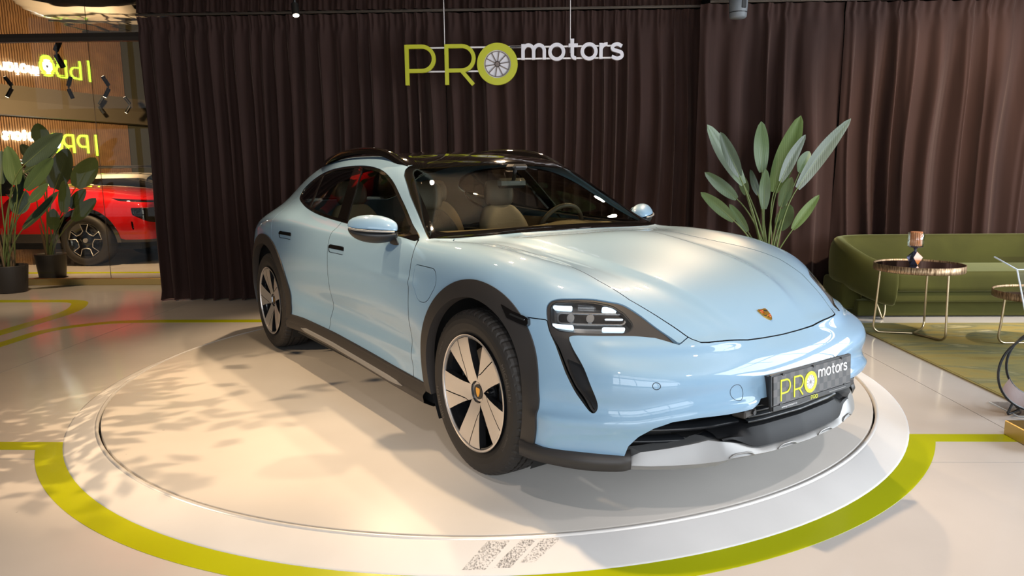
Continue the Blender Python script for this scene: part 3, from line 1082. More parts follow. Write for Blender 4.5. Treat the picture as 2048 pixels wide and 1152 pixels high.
def surf_obj(name, s, mats, parent=None, rim=0.012, roll=0.0):
    """link a cut piece as an object; its open border is folded inwards by rim"""
    s = s.compact()
    P, Nn, T = s.P, s.N, s.T
    nf = len(T)
    faces = T.tolist()
    allP, allN = [P], [Nn]
    if rim > 0:
        E = np.concatenate([T[:, [0, 1]], T[:, [1, 2]], T[:, [2, 0]]])
        lo = np.minimum(E[:, 0], E[:, 1]) * np.int64(len(P)) + np.maximum(E[:, 0], E[:, 1])
        u, idx, cnt = np.unique(lo, return_index=True, return_counts=True)
        bd = E[idx[cnt == 1]]
        # never fold the seam on the centre line
        seam = (np.abs(P[bd[:, 0], 1]) < 2e-4) & (np.abs(P[bd[:, 1], 1]) < 2e-4)
        bd = bd[~seam]
        bu, inv = np.unique(bd, return_inverse=True)
        inv = inv.reshape(-1, 2)
        tn = P[bd[:, 1]] - P[bd[:, 0]]
        on = np.cross(tn, (Nn[bd[:, 0]] + Nn[bd[:, 1]]) / 2)
        wn = np.zeros((len(bu), 3))
        np.add.at(wn, inv[:, 0], on); np.add.at(wn, inv[:, 1], on)
        wn /= np.linalg.norm(wn, axis=1, keepdims=True) + 1e-12
        b0 = len(P)
        allP.append(P[bu]); allN.append(wn)
        b1 = b0 + len(bu)
        allP.append(P[bu] - Nn[bu] * rim); allN.append(wn)
        a, b = inv[:, 0], inv[:, 1]
        faces += np.stack([b0 + b, b0 + a, b1 + a, b1 + b], 1).tolist()
    PP, NN = np.concatenate(allP), np.concatenate(allN)
    me = bpy.data.meshes.new(name)
    me.from_pydata(PP.tolist(), [], faces)
    for m in (mats if isinstance(mats, (list, tuple)) else [mats]): me.materials.append(m)
    me.polygons.foreach_set('use_smooth', [True] * len(faces))
    if len(me.materials) > 1:
        me.polygons.foreach_set('material_index', [0] * nf + [1] * (len(faces) - nf))
    me.normals_split_custom_set_from_vertices(NN.tolist())
    # walls keep flat shading: restore their own normals
    o = bpy.data.objects.new(name, me)
    link(o, parent)
    return o

# ------------------------------------------------------------------ the blue car on the turntable
car = thing('car', 'light blue electric estate car with black wheel arch trim standing on the round turntable', 'car',
            (0.79890, -1.23050, 0.06031), math.radians(-53.1301))

FW, RW = (-.010, .392), (-2.930, .398)


def uv(P):
    return np.stack([-.766 * P[:, 0] + .643 * np.abs(P[:, 1]), P[:, 2]], 1)


def circle_f(c, r, ymin=.55):
    return lambda P: np.maximum(np.hypot(P[:, 0] - c[0], P[:, 2] - c[1]) - r, ymin - P[:, 1])


def half(a, k, s=1):
    """s*(P[a]-k) <0 inside"""
    return lambda P: s * (P[:, a] - k)


def below_line(pts, ax=0):
    xs = np.array([p[0] for p in pts]); zs = np.array([p[1] for p in pts])
    o = np.argsort(xs)
    return lambda P: P[:, 2] - np.interp(P[:, ax], xs[o], zs[o])




def sculpt(P, Nn):
    x, y, z = P[:, 0], np.abs(P[:, 1]), P[:, 2]
    d = np.zeros(len(P))
    # power dome creases of the bonnet
    y0 = np.interp(x, [-.60, -.30, 0, .3, .55, .80], [.415, .405, .385, .345, .29, .20])
    e = smooth((x + .59) / .30) * smooth((.86 - x) / .30) * (z > .6) 
    d += e * .011 * smooth((y0 + .055 - y) / .06)
    d -= e * .006 * np.exp(-((y - y0 - .09) / .05) ** 2)
    # bumper: soft hollow above a sharp lower lip that runs from the side intake to the grille corner
    zl = np.interp(y, [.30, .45, .56, .66, .76, .86, .95], [.445, .445, .440, .428, .408, .400, .392])
    fr = smooth((x - .40) / .12) * smooth((y - .22) / .15)
    t = z - zl
    d += fr * (.017 * np.exp(-(t / .016) ** 2 * (t > 0) - (t / .05) ** 2 * (t <= 0)) - .012 * np.exp(-((t - .055) / .035) ** 2))
    # shelf under the lamps
    sh = smooth((x - .45) / .1) * smooth((.82 - y) / .06) * smooth((y - .10) / .3)
    d += sh * .010 * np.exp(-((z - .655) / .02) ** 2)
    # lower door flank: hollow above the sill flare
    dr = smooth((x + 2.55) / .25) * smooth((-.45 - x) / .2)
    d += dr * (-.010 * np.exp(-((z - .50) / .06) ** 2) + .008 * np.exp(-((z - .405) / .035) ** 2))
    # feature line behind the front arch
    fl = smooth((x + 1.35) / .6) * smooth((-.50 - x) / .05)
    d += fl * .006 * np.exp(-((z - (.775 - .02 * (x + .5))) / .02) ** 2)
    return P + Nn * d[:, None]


def renormal(P, T, smooth_n=0):
    n = np.zeros_like(P)
    fn = np.cross(P[T[:, 1]] - P[T[:, 0]], P[T[:, 2]] - P[T[:, 0]])
    for k in range(3):
        np.add.at(n, T[:, k], fn)
    n = n / (np.linalg.norm(n, axis=1, keepdims=True) + 1e-12)
    for _ in range(smooth_n):
        s = n[T].sum(1)
        m = np.zeros_like(n)
        for k in range(3):
            np.add.at(m, T[:, k], s)
        n = m / (np.linalg.norm(m, axis=1, keepdims=True) + 1e-12)
    return n


v_, n_, t_ = body_surface(5)
v_ = sculpt(v_, n_)
n_ = renormal(v_, t_, 5)
v_[np.abs(v_[:, 1]) < 1e-6, 1] = 0
H = Surf(v_, n_, t_).outside(lambda P: P[:, 1] + 1e-5)
H.P[np.abs(H.P[:, 1]) < 3e-5, 1] = 0
m0 = H.P[:, 1] == 0
H.N[m0, 1] = 0
H.N /= np.linalg.norm(H.N, axis=1, keepdims=True)
GAP = .005

# ---- wheel openings and the black arch trim
def arch_band(s, c, ri, ro):
    s = s.outside(circle_f(c, ri))
    band, s = s.split(circle_f(c, ro))
    return band, s


band_f, H1 = arch_band(H, FW, .388, .462)
band_r, H1 = arch_band(H1, RW, .402, .476)

# ---- lower edge of the painted body
sill_line = [(-4.2, .335), (-3.4, .33), (-2.50, .318), (-2.25, .326), (-1.65, .320), (-1.15, .302), (-.84, .293), (-.69, .290), (-.50, .293), (.30, .275), (.434, .274), (.586, .266), (.724, .267), (1.2, .267)]
low, H1 = H1.split(below_line(sill_line))

# ---- glass and roof
WS = [(-.594, -.2), (-.594, 0), (-.597, .414), (-.600, .700), (-.618, .775), (-.645, .812), (-.878, .748), (-1.057, .702), (-1.235, .645), (-1.272, .618), (-1.283, .585), (-1.262, .535), (-1.228, .440), (-1.207, .22), (-1.200, 0), (-1.2, -.2)]
top = lambda P: P[:, 2] - .90
ws_f = Max(poly_sd(WS, (0, 1)), Neg(top))
ws, H1 = H1.cut(ws_f, .003)
DLO = [tuple(p) for p in spline([(-.702, .972), (-.874, 1.044), (-1.092, 1.157), (-1.301, 1.262), (-1.493, 1.324), (-1.669, 1.351), (-1.875, 1.363), (-2.145, 1.361), (-2.426, 1.343), (-2.635, 1.305), (-2.790, 1.245), (-2.838, 1.200), (-2.790, 1.155), (-2.552, 1.101), (-2.258, 1.059), (-1.970, 1.033), (-1.732, 1.019), (-1.604, 1.012), (-.865, .978)], 5, closed=True)]
dlo_f = Max(poly_sd(DLO), half(1, .5, -1))
side_glass, H1 = H1.cut(dlo_f, .003)
roof_f = Max(poly_sd([(-1.19, -.2), (-1.192, 0), (-1.200, .22), (-1.222, .44), (-1.256, .535), (-1.290, .583), (-1.36, .582), (-1.55, .562), (-2.0, .548), (-2.6, .528), (-2.95, .512), (-3.02, .48), (-3.04, 0), (-3.04, -.2)], (0, 1)), Neg(top))
roof, H1 = H1.cut(roof_f, .003)
tail_f = Max(poly_sd([(-3.06, -.2), (-3.06, .46), (-3.10, .50), (-3.60, .455), (-3.68, .40), (-3.70, 0), (-3.70, -.2)], (0, 1)), Neg(top))
rear_glass, H1 = H1.cut(tail_f, .003)

# ---- lamps and side intakes of the front
SUR = [(.262, .788), (.252, .806), (.232, .8155), (.166, .8195), (.087, .8170), (.030, .808), (-.021, .797), (-.086, .764), (-.157, .718), (-.246, .665),
       (-.153, .689), (-.074, .6965), (.05, .6965), (.145, .6955), (.162, .690), (.160, .678), (.143, .652), (.093, .592), (.066, .540), (.044, .488), (.038, .452), (.044, .436), (.054, .430), (.072, .439),
       (.117, .497), (.164, .569), (.211, .655), (.248, .716)]
front = half(0, .15, -1)
SUR = [tuple(p) for p in spline(SUR[-2:] + SUR[:10], 5)] + [tuple(p) for p in spline(SUR[10:15], 4)] + [tuple(p) for p in spline(SUR[15:-2], 4)]
sur_f = Max(poly_sd(SUR, uv), front)
sur, H1 = H1.cut(sur_f, .002)

# ---- lower grille
GR = [(.775, .20), (.768, .262), (.763, .310), (.742, .352), (.707, .388), (.652, .412), (.563, .420), (.440, .419), (.330, .424), (.300, .440), (.285, .455), (0, .455), (-.2, .455), (-.2, .1), (.775, .1)]
gr_f = Max(poly_sd(GR, (1, 2)), half(0, .5, -1))
gr, H1 = H1.split(gr_f)
low_front, low = low.split(half(0, .20, -1))
low_front = low_front.outside(gr_f)

# ---- bonnet
HOOD = [(-.588, -.2), (-.588, .70), (-.560, .722), (-.480, .675), (-.322, .612), (-.152, .590), (.059, .592), (.25, .602), (.395, .605), (.544, .578), (.680, .518), (.770, .473), (.797, .452), (.808, .420), (.819, .362), (.835, .219), (.839, 0), (.839, -.2)]
hood_f = Max(poly_sd(HOOD, (0, 1)), half(2, .6, -1))
hood, H1 = H1.cut(hood_f, GAP)

# ---- bumper
gU = [(.60, .742), (.262, .742), (.25, .735), (.20, .70), (-.075, .70), (-.153, .692), (-.246, .668), (-.30, .70), (-.70, .70)]
bump_f = Max(lambda P: P[:, 2] - np.interp(uv(P)[:, 0], [p[0] for p in gU[::-1]], [p[1] for p in gU[::-1]]), front)
bumper, H1 = H1.cut(bump_f, GAP * .8)

# ---- doors and flap
BC = [(-1.67, 1.07), (-1.695, 1.00), (-1.700, .90), (-1.700, .75), (-1.718, .57), (-1.762, .42), (-1.80, .25)]
BC = [tuple(p) for p in spline(BC, 5)]
AC = [tuple(p) for p in spline([(-.694, .972), (-.660, .950), (-.626, .88), (-.607, .79), (-.602, .66), (-.603, .45), (-.590, .25)], 5)]
FD = AC + [(-.585, .2), (-1.80, .2)] + BC[::-1] + [(-1.60, 1.06), (-.95, 1.02)]
fd_f = Max(poly_sd(FD), half(1, .5, -1))
front_door, H1 = H1.cut(fd_f, GAP)
CC = [tuple(p) for p in spline([(-2.74, 1.19), (-2.815, 1.155), (-2.845, 1.085), (-2.800, 1.008), (-2.765, .940), (-2.745, .86)], 5)]
a_ = [(RW[0] + .482 * math.cos(t), RW[1] + .482 * math.sin(t)) for t in np.linspace(math.radians(66), math.radians(-20), 20)]
RD = BC[::-1][:-1] + [(-1.70, 1.06), (-2.3, 1.11), (-2.70, 1.18)] + CC + a_ + [(-2.46, .2), (-1.80, .2)]
rd_f = Max(poly_sd(RD), half(1, .5, -1))
rear_door, H1 = H1.cut(rd_f, GAP)
FL = [tuple(p) for p in rpoly([(-.572, .868), (-.36, .866), (-.325, .80), (-.405, .700), (-.50, .700), (-.560, .78)], [.02, .05, .05, .05, .04, .06], 5)]
fl_f = Max(poly_sd(FL), half(1, .5, -1))
flap, H1 = H1.cut(fl_f, .003)
fender, shell = H1.split(Max(half(0, -.62, -1), half(2, .977)))


def handle_cut(s, x0, x1, z0, z1):
    f = Max(poly_sd(rpoly([(x0, z0), (x1, z0), (x1, z1), (x0, z1)], .02, 5)), half(1, .5, -1))
    return s.cut(f, .003)


hz_f, front_door = handle_cut(front_door, -1.685, -1.452, .838, .884)
hz_r, rear_door = handle_cut(rear_door, -2.590, -2.352, .868, .914)

# ---- link the painted panels
surf_obj('bonnet', hood.both(), [M['paint'], M['gap']], car, .016)
bump_o = surf_obj('front_bumper', bumper.both(), [M['paint'], M['gap']], car, .016)
surf_obj('body_shell', shell.both(), M['paint'], car, .016)
for s_ in (1, -1):
    side = (lambda q: q) if s_ > 0 else (lambda q: q.mirrored())
    surf_obj('front_fender', side(fender), M['paint'], car, .016)
    o = surf_obj('charging_flap', side(flap), [M['paint'], M['gap']], car, .01)
    for nm, dsurf, hz in (('front_door', front_door, hz_f), ('rear_door', rear_door, hz_r)):
        d_o = surf_obj(nm, side(dsurf), [M['paint'], M['gap']], car, .016)
        zc = (hz.P[:, 2].max() + hz.P[:, 2].min()) / 2
        up_, lo_ = hz.split(lambda P: zc + .001 - P[:, 2])
        ho = surf_obj('door_handle', side(up_.offset(.004)), M['gloss_black'], d_o, .02)
        surf_obj('handle_flap', side(lo_.offset(-.004)), M['paint'], d_o, .01)

# ---- dark inner shell behind the shut lines
inner = H.outside(circle_f(FW, .47)).outside(circle_f(RW, .484)).outside(Min(ws_f, dlo_f, roof_f, tail_f)).outside(gr_f).outside(sur_f).inside(half(2, 1.02))
inner = inner.outside(lambda P: .3 - P[:, 2])
surf_obj('inner_structure', inner.offset(-.017).both(), M['gap'], car, 0)['kind'] = 'stuff'

# ---- roof, windscreen, windows
surf_obj('roof_panel', roof.both(), M['gloss_black'], car, .01)
glass_ws, frit = ws.split(Max(poly_sd([(-.665, -.3), (-.668, .40), (-.675, .69), (-.70, .745), (-.90, .692), (-1.06, .655), (-1.20, .60), (-1.215, .56), (-1.19, .44), (-1.168, .22), (-1.16, 0), (-1.16, -.3)], (0, 1))))
wo = surf_obj('windscreen', glass_ws.both(), M['glass'], car, 0)
surf_obj('windscreen_border', frit.both(), M['frit'], wo, .006)
surf_obj('rear_window', rear_glass.both(), M['frit'], car, .008)
trim, panes = side_glass.split(lambda P: -(dlo_f(P) + .016))
sd_b = line_d([(-1.655, .95), (-1.930, 1.40)])
pil, panes = panes.split(lambda P: sd_b(P) - .062)
fr_w, re_w = panes.split(lambda P: (-1.655 - P[:, 0]) - (P[:, 2] - .95) * .61)
sail, fr_w = fr_w.split(lambda P: (-.845 - P[:, 0]) + (P[:, 2] - .98) * -.12)
qd = line_d([(-2.365, 1.06), (-2.57, 1.34)])
qbar, re_w = re_w.split(lambda P: qd(P) - .012)
qw, rw = re_w.split(lambda P: P[:, 0] - (-2.365 - (P[:, 2] - 1.06) * .73))
for s_ in (1, -1):
    side = (lambda q: q) if s_ > 0 else (lambda q: q.mirrored())
    surf_obj('window_trim', side(trim.join(pil.offset(.002)).join(sail).join(qbar)), M['gloss_black'], car, .008)
    surf_obj('front_side_window', side(fr_w.offset(-.004)), M['glass'], car, 0)
    surf_obj('rear_side_window', side(rw.offset(-.004)), M['glass'], car, 0)
    surf_obj('quarter_window', side(qw.offset(-.004)), M['glass_rear'], car, 0)

# ---- arch trim, sill and front lip in black plastic
pieces = {}
for s_ in (1, -1):
    side = (lambda q: q) if s_ > 0 else (lambda q: q.mirrored())
    for b, c, ri in ((band_f, FW, .388), (band_r, RW, .402)):
        rr = np.hypot(b.P[:, 0] - c[0], b.P[:, 2] - c[1])
        off = .015 - .006 * smooth((rr - ri - .045) / .03)
        surf_obj('wheel_arch_trim', side(b.offset(off)), M['clad'], car, .045)
    lf = low_front.offset(.012)
    surf_obj('front_corner_lip', side(lf.outside(circle_f(FW, .392))), M['clad'], car, .03)
    low_rear = low.inside(half(0, -3.25))
    surf_obj('rear_bumper_valance', side(low_rear.offset(.01)), M['clad'], car, .03)
# sill: one swept bar per side, with the metal strip lying on its ledge
def sweep_profile(prof, xs, fz, fy, s_):
    rows = []
    for x_ in xs:
        rows.append([(x_, s_ * (fy(x_) + p[0]), fz(x_) + p[1]) for p in prof])
    return rows
sxs = np.linspace(-2.50, -.44, 24)
fz_ = lambda x_: np.interp(x_, [-2.5, -2.25, -1.65, -.84, -.44], [.318, .328, .322, .295, .290])
fy_ = lambda x_: np.interp(x_, [-2.5, -2.2, -1.6, -.9, -.44], [.962, .950, .948, .950, .956])
for s_ in (1, -1):
    mb = MB()
    mb.grid(sweep_profile([(-.03, .010), (.003, .006), (.008, -.004), (.010, -.030), (.022, -.040), (.026, -.052), (.020, -.085), (-.03, -.112), (-.25, -.118)], sxs, fz_, fy_, s_))
    so = mb.build('sill_trim', M['clad'], car)
    if s_ > 0: so.data.flip_normals()
    mb = MB()
    xs2 = np.linspace(-2.20, -.66, 20)
    fe = lambda x_: min(1, (x_ + 2.205) / .05, (-.655 - x_) / .12)
    rows = [[(x_, s_ * (fy_(x_) + a), fz_(x_) - .054 + b * fe(x_)) for a, b in ((.010, .012), (.024, .013), (.031, .006), (.031, -.012), (.018, -.018))] for x_ in xs2]
    mb.grid(rows)
    st = mb.build('step_strip', M['silver'], so)
    st['label'] = 'brushed metal strip along the black sill'
    if s_ > 0: st.data.flip_normals()

# ---- front face: recess, vanes, chin, metal skid blade
def nose_curve(ys, x0=.955, k=.30, p=2.6):
    """plan curve of the lower front"""
    return [np.interp(abs(y), [0, .22, .437, .53, .616, .69, .752, .80], [.945, .933, .895, .858, .81, .76, .70, .65]) for y in ys]
ys = np.linspace(-.745, .745, 61)
cx = np.array(nose_curve(ys))
mb = MB()
mb.grid([[(c - .16 + .03 * (abs(y) < 1), y * .97, z) for z in (.16, .30, .47)] for y, c in zip(ys, cx)])
mb.grid([[(c - .16, y * .97, .47), (c - .012, y, .468)] for y, c in zip(ys, cx)])
mb.build('grille_recess', M['gap'], car)
for zz, th, dep in ((.300, .010, .055), (.345, .012, .050), (.390, .010, .060)):
    for s_ in (1, -1):
        mb = MB()
        yy = np.linspace(.30, .725, 20); cc = nose_curve(yy)
        mb.grid([[(c - dep - .05, s_ * y, zz - th), (c - dep, s_ * y, zz - th / 2), (c - dep, s_ * y, zz + th / 2), (c - dep - .05, s_ * y, zz + th)] for y, c in zip(yy, cc)])
        o = mb.build('grille_vane', M['mesh_black'], car)
# centre louvres above the chin
for k in range(5):
    mb = MB(); yy = np.linspace(-.30, .30, 21); cc = nose_curve(yy)
    z0 = .345 + .020 * k
    mb.grid([[(c - .030, y, z0), (c - .008, y, z0 + .004), (c - .008, y, z0 + .012), (c - .035, y, z0 + .018)] for y, c in zip(yy, cc)])
    mb.build('grille_louvre', M['mesh_black'], car)
for s_ in (1, -1):
    mb = MB()
    mb.box((.915, s_ * .335, .405), (.06, .085, .030), Matrix.Rotation(-s_ * .13, 3, 'Z'), .006)
    o = mb.build('sensor_bracket', M['clad'], car)
    MB().cyl((.94, s_ * .318, .407), (.952, s_ * .318, .407), .009, n=14).build('sensor', M['black'], o)
# chin
M['chin'] = pbr('chin_plastic', (.008, .008, .009), .55, spec=.3)
mb = MB(); yy = np.linspace(-.43, .43, 57); cc = nose_curve(yy); rows = []
for y, c in zip(yy, cc):
    e = float(smooth(np.array((.40 - abs(y)) / .13)))
    zt = .318 + .026 * e; zb = .302 - .044 * e
    rows.append([(c - .12, y, zt + .014), (c - .045, y, zt), (c - .022 + .012 * e, y, zt - .012), (c - .004 + .014 * e, y, (zt + zb) / 2), (c + .002 + .018 * e, y, zb + .003), (c - .04, y, zb - .012)])
mb.grid(rows); sharp_by_angle(mb.build('chin_panel', M['chin'], car).data, 28)
# skid blade
mb = MB(); yy = np.linspace(-.74, .74, 75); cc = nose_curve(yy); rows = []
for y, c in zip(yy, cc):
    a = abs(y)
    zt = np.interp(a, [0, .26, .38, .48, .70, .74], [.256, .258, .288, .310, .274, .244])
    zm = np.interp(a, [0, .40, .46, .74], [.238, .238, .232, .226])
    zb = np.interp(a, [0, .40, .46, .74], [.226, .226, .210, .208])
    q = np.interp(a, [0, .26, .46, .74], [.030, .028, .012, .006])
    rows.append([(c - .07, y, zt + .004), (c - .014 + q * .6, y, zt), (c - .002 + q * .9, y, (zt + zm) / 2), (c + .006 + q, y, zm), (c + .002 + q, y, zm - .004), (c - .006 + q * .8, y, zb), (c - .08, y, zb - .006)])
mb.grid(rows); sk = mb.build('skid_plate', M['silver'], car); sharp_by_angle(sk.data, 22)
sk['label'] = 'metallic silver skid blade under the grille'
for yc in (-.36, -.13, .13, .36):
    mb = MB()
    for dy0, dy1, dz in ((-.055, .055, .018), ):
        yy = np.linspace(yc - .055, yc + .055, 9); cc = nose_curve(yy)
        mb.tube([(c + np.interp(abs(y), [0, .26, .46, .74], [.037, .035, .019, .010]), y, .240 + .012 * min(1, (.055 - abs(y - yc)) / .02)) for y, c in zip(yy, cc)], .0032, 6)
    mb.build('skid_rib', M['silver'], sk)
# black side lips below the paint, outboard of the blade
for s_ in (1, -1):
    mb = MB(); yy = np.linspace(0, 1, 22); rows = []
    for t in yy:
        p = np.array(spline([(.36, .985), (.44, .972), (.55, .925), (.64, .865), (.715, .775), (.722, .735)], 5))
        i = t * (len(p) - 1); i0 = int(min(i, len(p) - 2)); c = p[i0] + (p[i0 + 1] - p[i0]) * (i - i0)
        rows.append([(c[0] - .02, s_ * (c[1] - .02), .276), (c[0] + .012, s_ * (c[1] + .008), .268), (c[0] + .018, s_ * (c[1] + .012), .245), (c[0] + .008, s_ * (c[1] + .004), .212), (c[0] - .10, s_ * (c[1] - .10), .196)])
    mb.grid(rows); o = mb.build('side_lip', M['clad'], car)

# ---- number plate
pl = empty('number_plate', (.985, 0, .480), parent=car)
pl.rotation_euler = (0, math.radians(-3), 0)
mb = MB()
mb.prism(rpoly([(-.272, -.072), (.272, -.072), (.272, .070), (-.272, .070)], .006, 3), -.010, 0, Matrix(((0, 0, 1, 0), (1, 0, 0, 0), (0, 1, 0, 0), (0, 0, 0, 1))))
mb.build('plate_holder', M['black'], pl)
mb = MB(); mb.box((-.035, 0, .0), (.055, .50, .115)); mb.build('plate_mount', M['black'], pl)
def carbon():
    m, N, L, b = nt('carbon_weave_print')
    tc = N.new('ShaderNodeTexCoord'); mp = N.new('ShaderNodeMapping'); mp.inputs['Location'].default_value = (.013, .1, .1)
    br = N.new('ShaderNodeTexChecker'); br.inputs['Scale'].default_value = 36
    br.inputs[1].default_value = (.075, .068, .066, 1); br.inputs[2].default_value = (.028, .027, .028, 1)
    L.new(tc.outputs['Object'], mp.inputs[0]); L.new(mp.outputs[0], br.inputs[0]); L.new(br.outputs[0], b.inputs['Base Color'])
    b.inputs['Roughness'].default_value = .35
    return m
M['carbon'] = carbon()
M['lime'] = pbr('lime_paint', (.60, .62, .02), .4)
M['white'] = pbr('white_print', (.80, .80, .80), .4)
M['grey'] = pbr('grey_print', (.22, .20, .19), .4)
mb = MB(); mb.box((.002, 0, .006), (.004, .524, .112), bev=.001); pf = mb.build('plate_face', M['carbon'], pl)
mb = MB(); mb.box((.0025, 0, -.061), (.006, .530, .018), bev=.001); pc = mb.build('plate_clip_strip', M['black'], pl)
for q in ((-.2, .062), (.2, .062), (0, .062), (-.22, -.049), (.22, -.049)):
    MB().box((.004, q[0], q[1]), (.004, .012, .008)).build('plate_clip', M['black'], pl)
k_ = .212
logo(lambda a, b, z: (z, (a - 1.04) * k_ , (b - .20) * k_ + .004), .002, (M['lime'], M['white'], M['grey']), pl, face=.0040, scale_w=.85, flat=True)
k2 = .042
mb = MB()
for ch, x0 in (('P', .018), ('R', .418)):
    for p in glyph(ch)[0]:
        stroke(mb, [((x0 + q[0] * .40 - .55) * k2, q[1] * .39 * k2) for q in p], .05 * k2, .0055, .0065, lambda a, b, z: (z, a, b - .069))
ring(mb, (.925 - .55) * k2, .195 * k2, .12 * k2, .2 * k2, .0055, .0065, lambda a, b, z: (z, a, b - .069), 20)
mb.build('strip_lettering', M['lime'], pl)


def text_mesh(s, size, f, align='CENTER', spacing=1.0, ext=0.0):
    cu = bpy.data.curves.new('t', 'FONT'); cu.body = s; cu.size = size; cu.align_x = align; cu.space_character = spacing
    cu.extrude = ext
    o = bpy.data.objects.new('t', cu); COL.objects.link(o)
    dg = bpy.context.evaluated_depsgraph_get()
    me = o.evaluated_get(dg).to_mesh()
    vs = [f(*v.co) for v in me.vertices]; fs = [tuple(p.vertices) for p in me.polygons]
    o.evaluated_get(dg).to_mesh_clear()
    bpy.data.objects.remove(o); bpy.data.curves.remove(cu)
    return vs, fs


vs_, fs_ = text_mesh('www.promotors.ro', .0125, lambda x, y, z: (.0062, x - .165, y - .0655))
mb = MB(); mb.add(vs_, fs_); mb.build('strip_lettering', M['white'], pl)
MB().box((.0058, .165, -.061), (.001, .12, .0022)).build('strip_line', M['silver'], pl)

# ---- crest on the bonnet
def crest(parent, M4, sc):
    """enamel shield: gold field with red and black bars and a small dark horse shield in the middle"""
    sh = lambda k: [(p[0] * k, p[1] * k) for p in spline([(-.5, .62), (-.25, .66), (0, .63), (.25, .66), (.5, .62), (.49, .1), (.40, -.32), (.20, -.62), (0, -.78), (-.20, -.62), (-.40, -.32), (-.49, .1)], 3, closed=True)]
    S4 = M4 @ Matrix.Scale(sc, 4)
    e = MB().prism(sh(1.0), 0, .09, S4).build('crest', M['gold'], parent)
    mb = MB()
    for q in ([(-.42, .50), (-.05, .50), (-.05, .40), (-.42, .40)], [(-.42, .30), (-.05, .30), (-.05, .20), (-.42, .20)], [(.42, -.12), (.05, -.12), (.05, -.22), (.38, -.22)], [(.34, -.32), (.05, -.32), (.05, -.42), (.29, -.42)]):
        mb.prism(q[::-1], .09, .11, S4)
    mb.build('crest_red_bar', M['red'], e)
    mb = MB()
    for q in ([(.08, .46), (.42, .40), (.40, .22), (.10, .30)], [(-.40, -.06), (-.08, -.14), (-.10, -.30), (-.34, -.26)]):
        mb.prism(q[::-1], .09, .11, S4)
    mb.build('crest_antler', M['black'], e)
    mb = MB(); mb.prism(sh(.36), .09, .15, S4); c2 = mb.build('crest_inner_shield', M['gold'], e)
    return e
# position: centre (.748, 0, .709), leaning with the bonnet
i_ = np.argmin(((hood.P - np.array([.748, 0, .709])) ** 2).sum(1))
nn_ = Vector((hood.N[i_][0], 0, hood.N[i_][2])).normalized()
upv = Vector((-nn_.z, 0, nn_.x))  # towards the windscreen
rt_ = upv.cross(nn_)
pc_ = Vector((hood.P[i_][0], 0.012, hood.P[i_][2]))
M4 = Matrix(((rt_.x, upv.x, nn_.x, pc_.x), (rt_.y, upv.y, nn_.y, pc_.y), (rt_.z, upv.z, nn_.z, pc_.z), (0, 0, 0, 1)))
cr_ = crest(car, M4 @ Matrix.Diagonal((1.0, .85, 1.0, 1.0)), .052)
cr_['label'] = 'small gold and red enamel crest on the bonnet'

# ---- headlights and side intakes
LENS = [(.250, .788), (.243, .800), (.228, .809), (.166, .813), (.087, .811), (.030, .801), (.008, .795), (-.034, .772), (-.066, .742), (-.073, .727), (-.060, .710), (-.040, .703), (.044, .701), (.143, .703), (.205, .706), (.238, .722), (.246, .745)]
lens_f = poly_sd(LENS, uv)
lens, bezel = sur.split(lens_f)
TEAR = [tuple(p) for p in rpoly([(.176, .618), (.110, .606), (.060, .520), (.045, .450), (.058, .436), (.100, .480), (.160, .572)], [.006, .018, .02, .01, .006, .02, .02], 5)]
tear_f = poly_sd(TEAR, uv)
duct, bezel2 = bezel.split(tear_f)
depth = lambda s: .004 + .022 * smooth((.70 - s.P[:, 2]) / .06)
u_ = lambda s: uv(s.P)
def uvrect(u0, u1, v0, v1, r=.006, sk=0.0):
    return poly_sd(rpoly([(u0, v0), (u1, v0 + sk), (u1, v1 + sk), (u0, v1)], r, 4), uv)
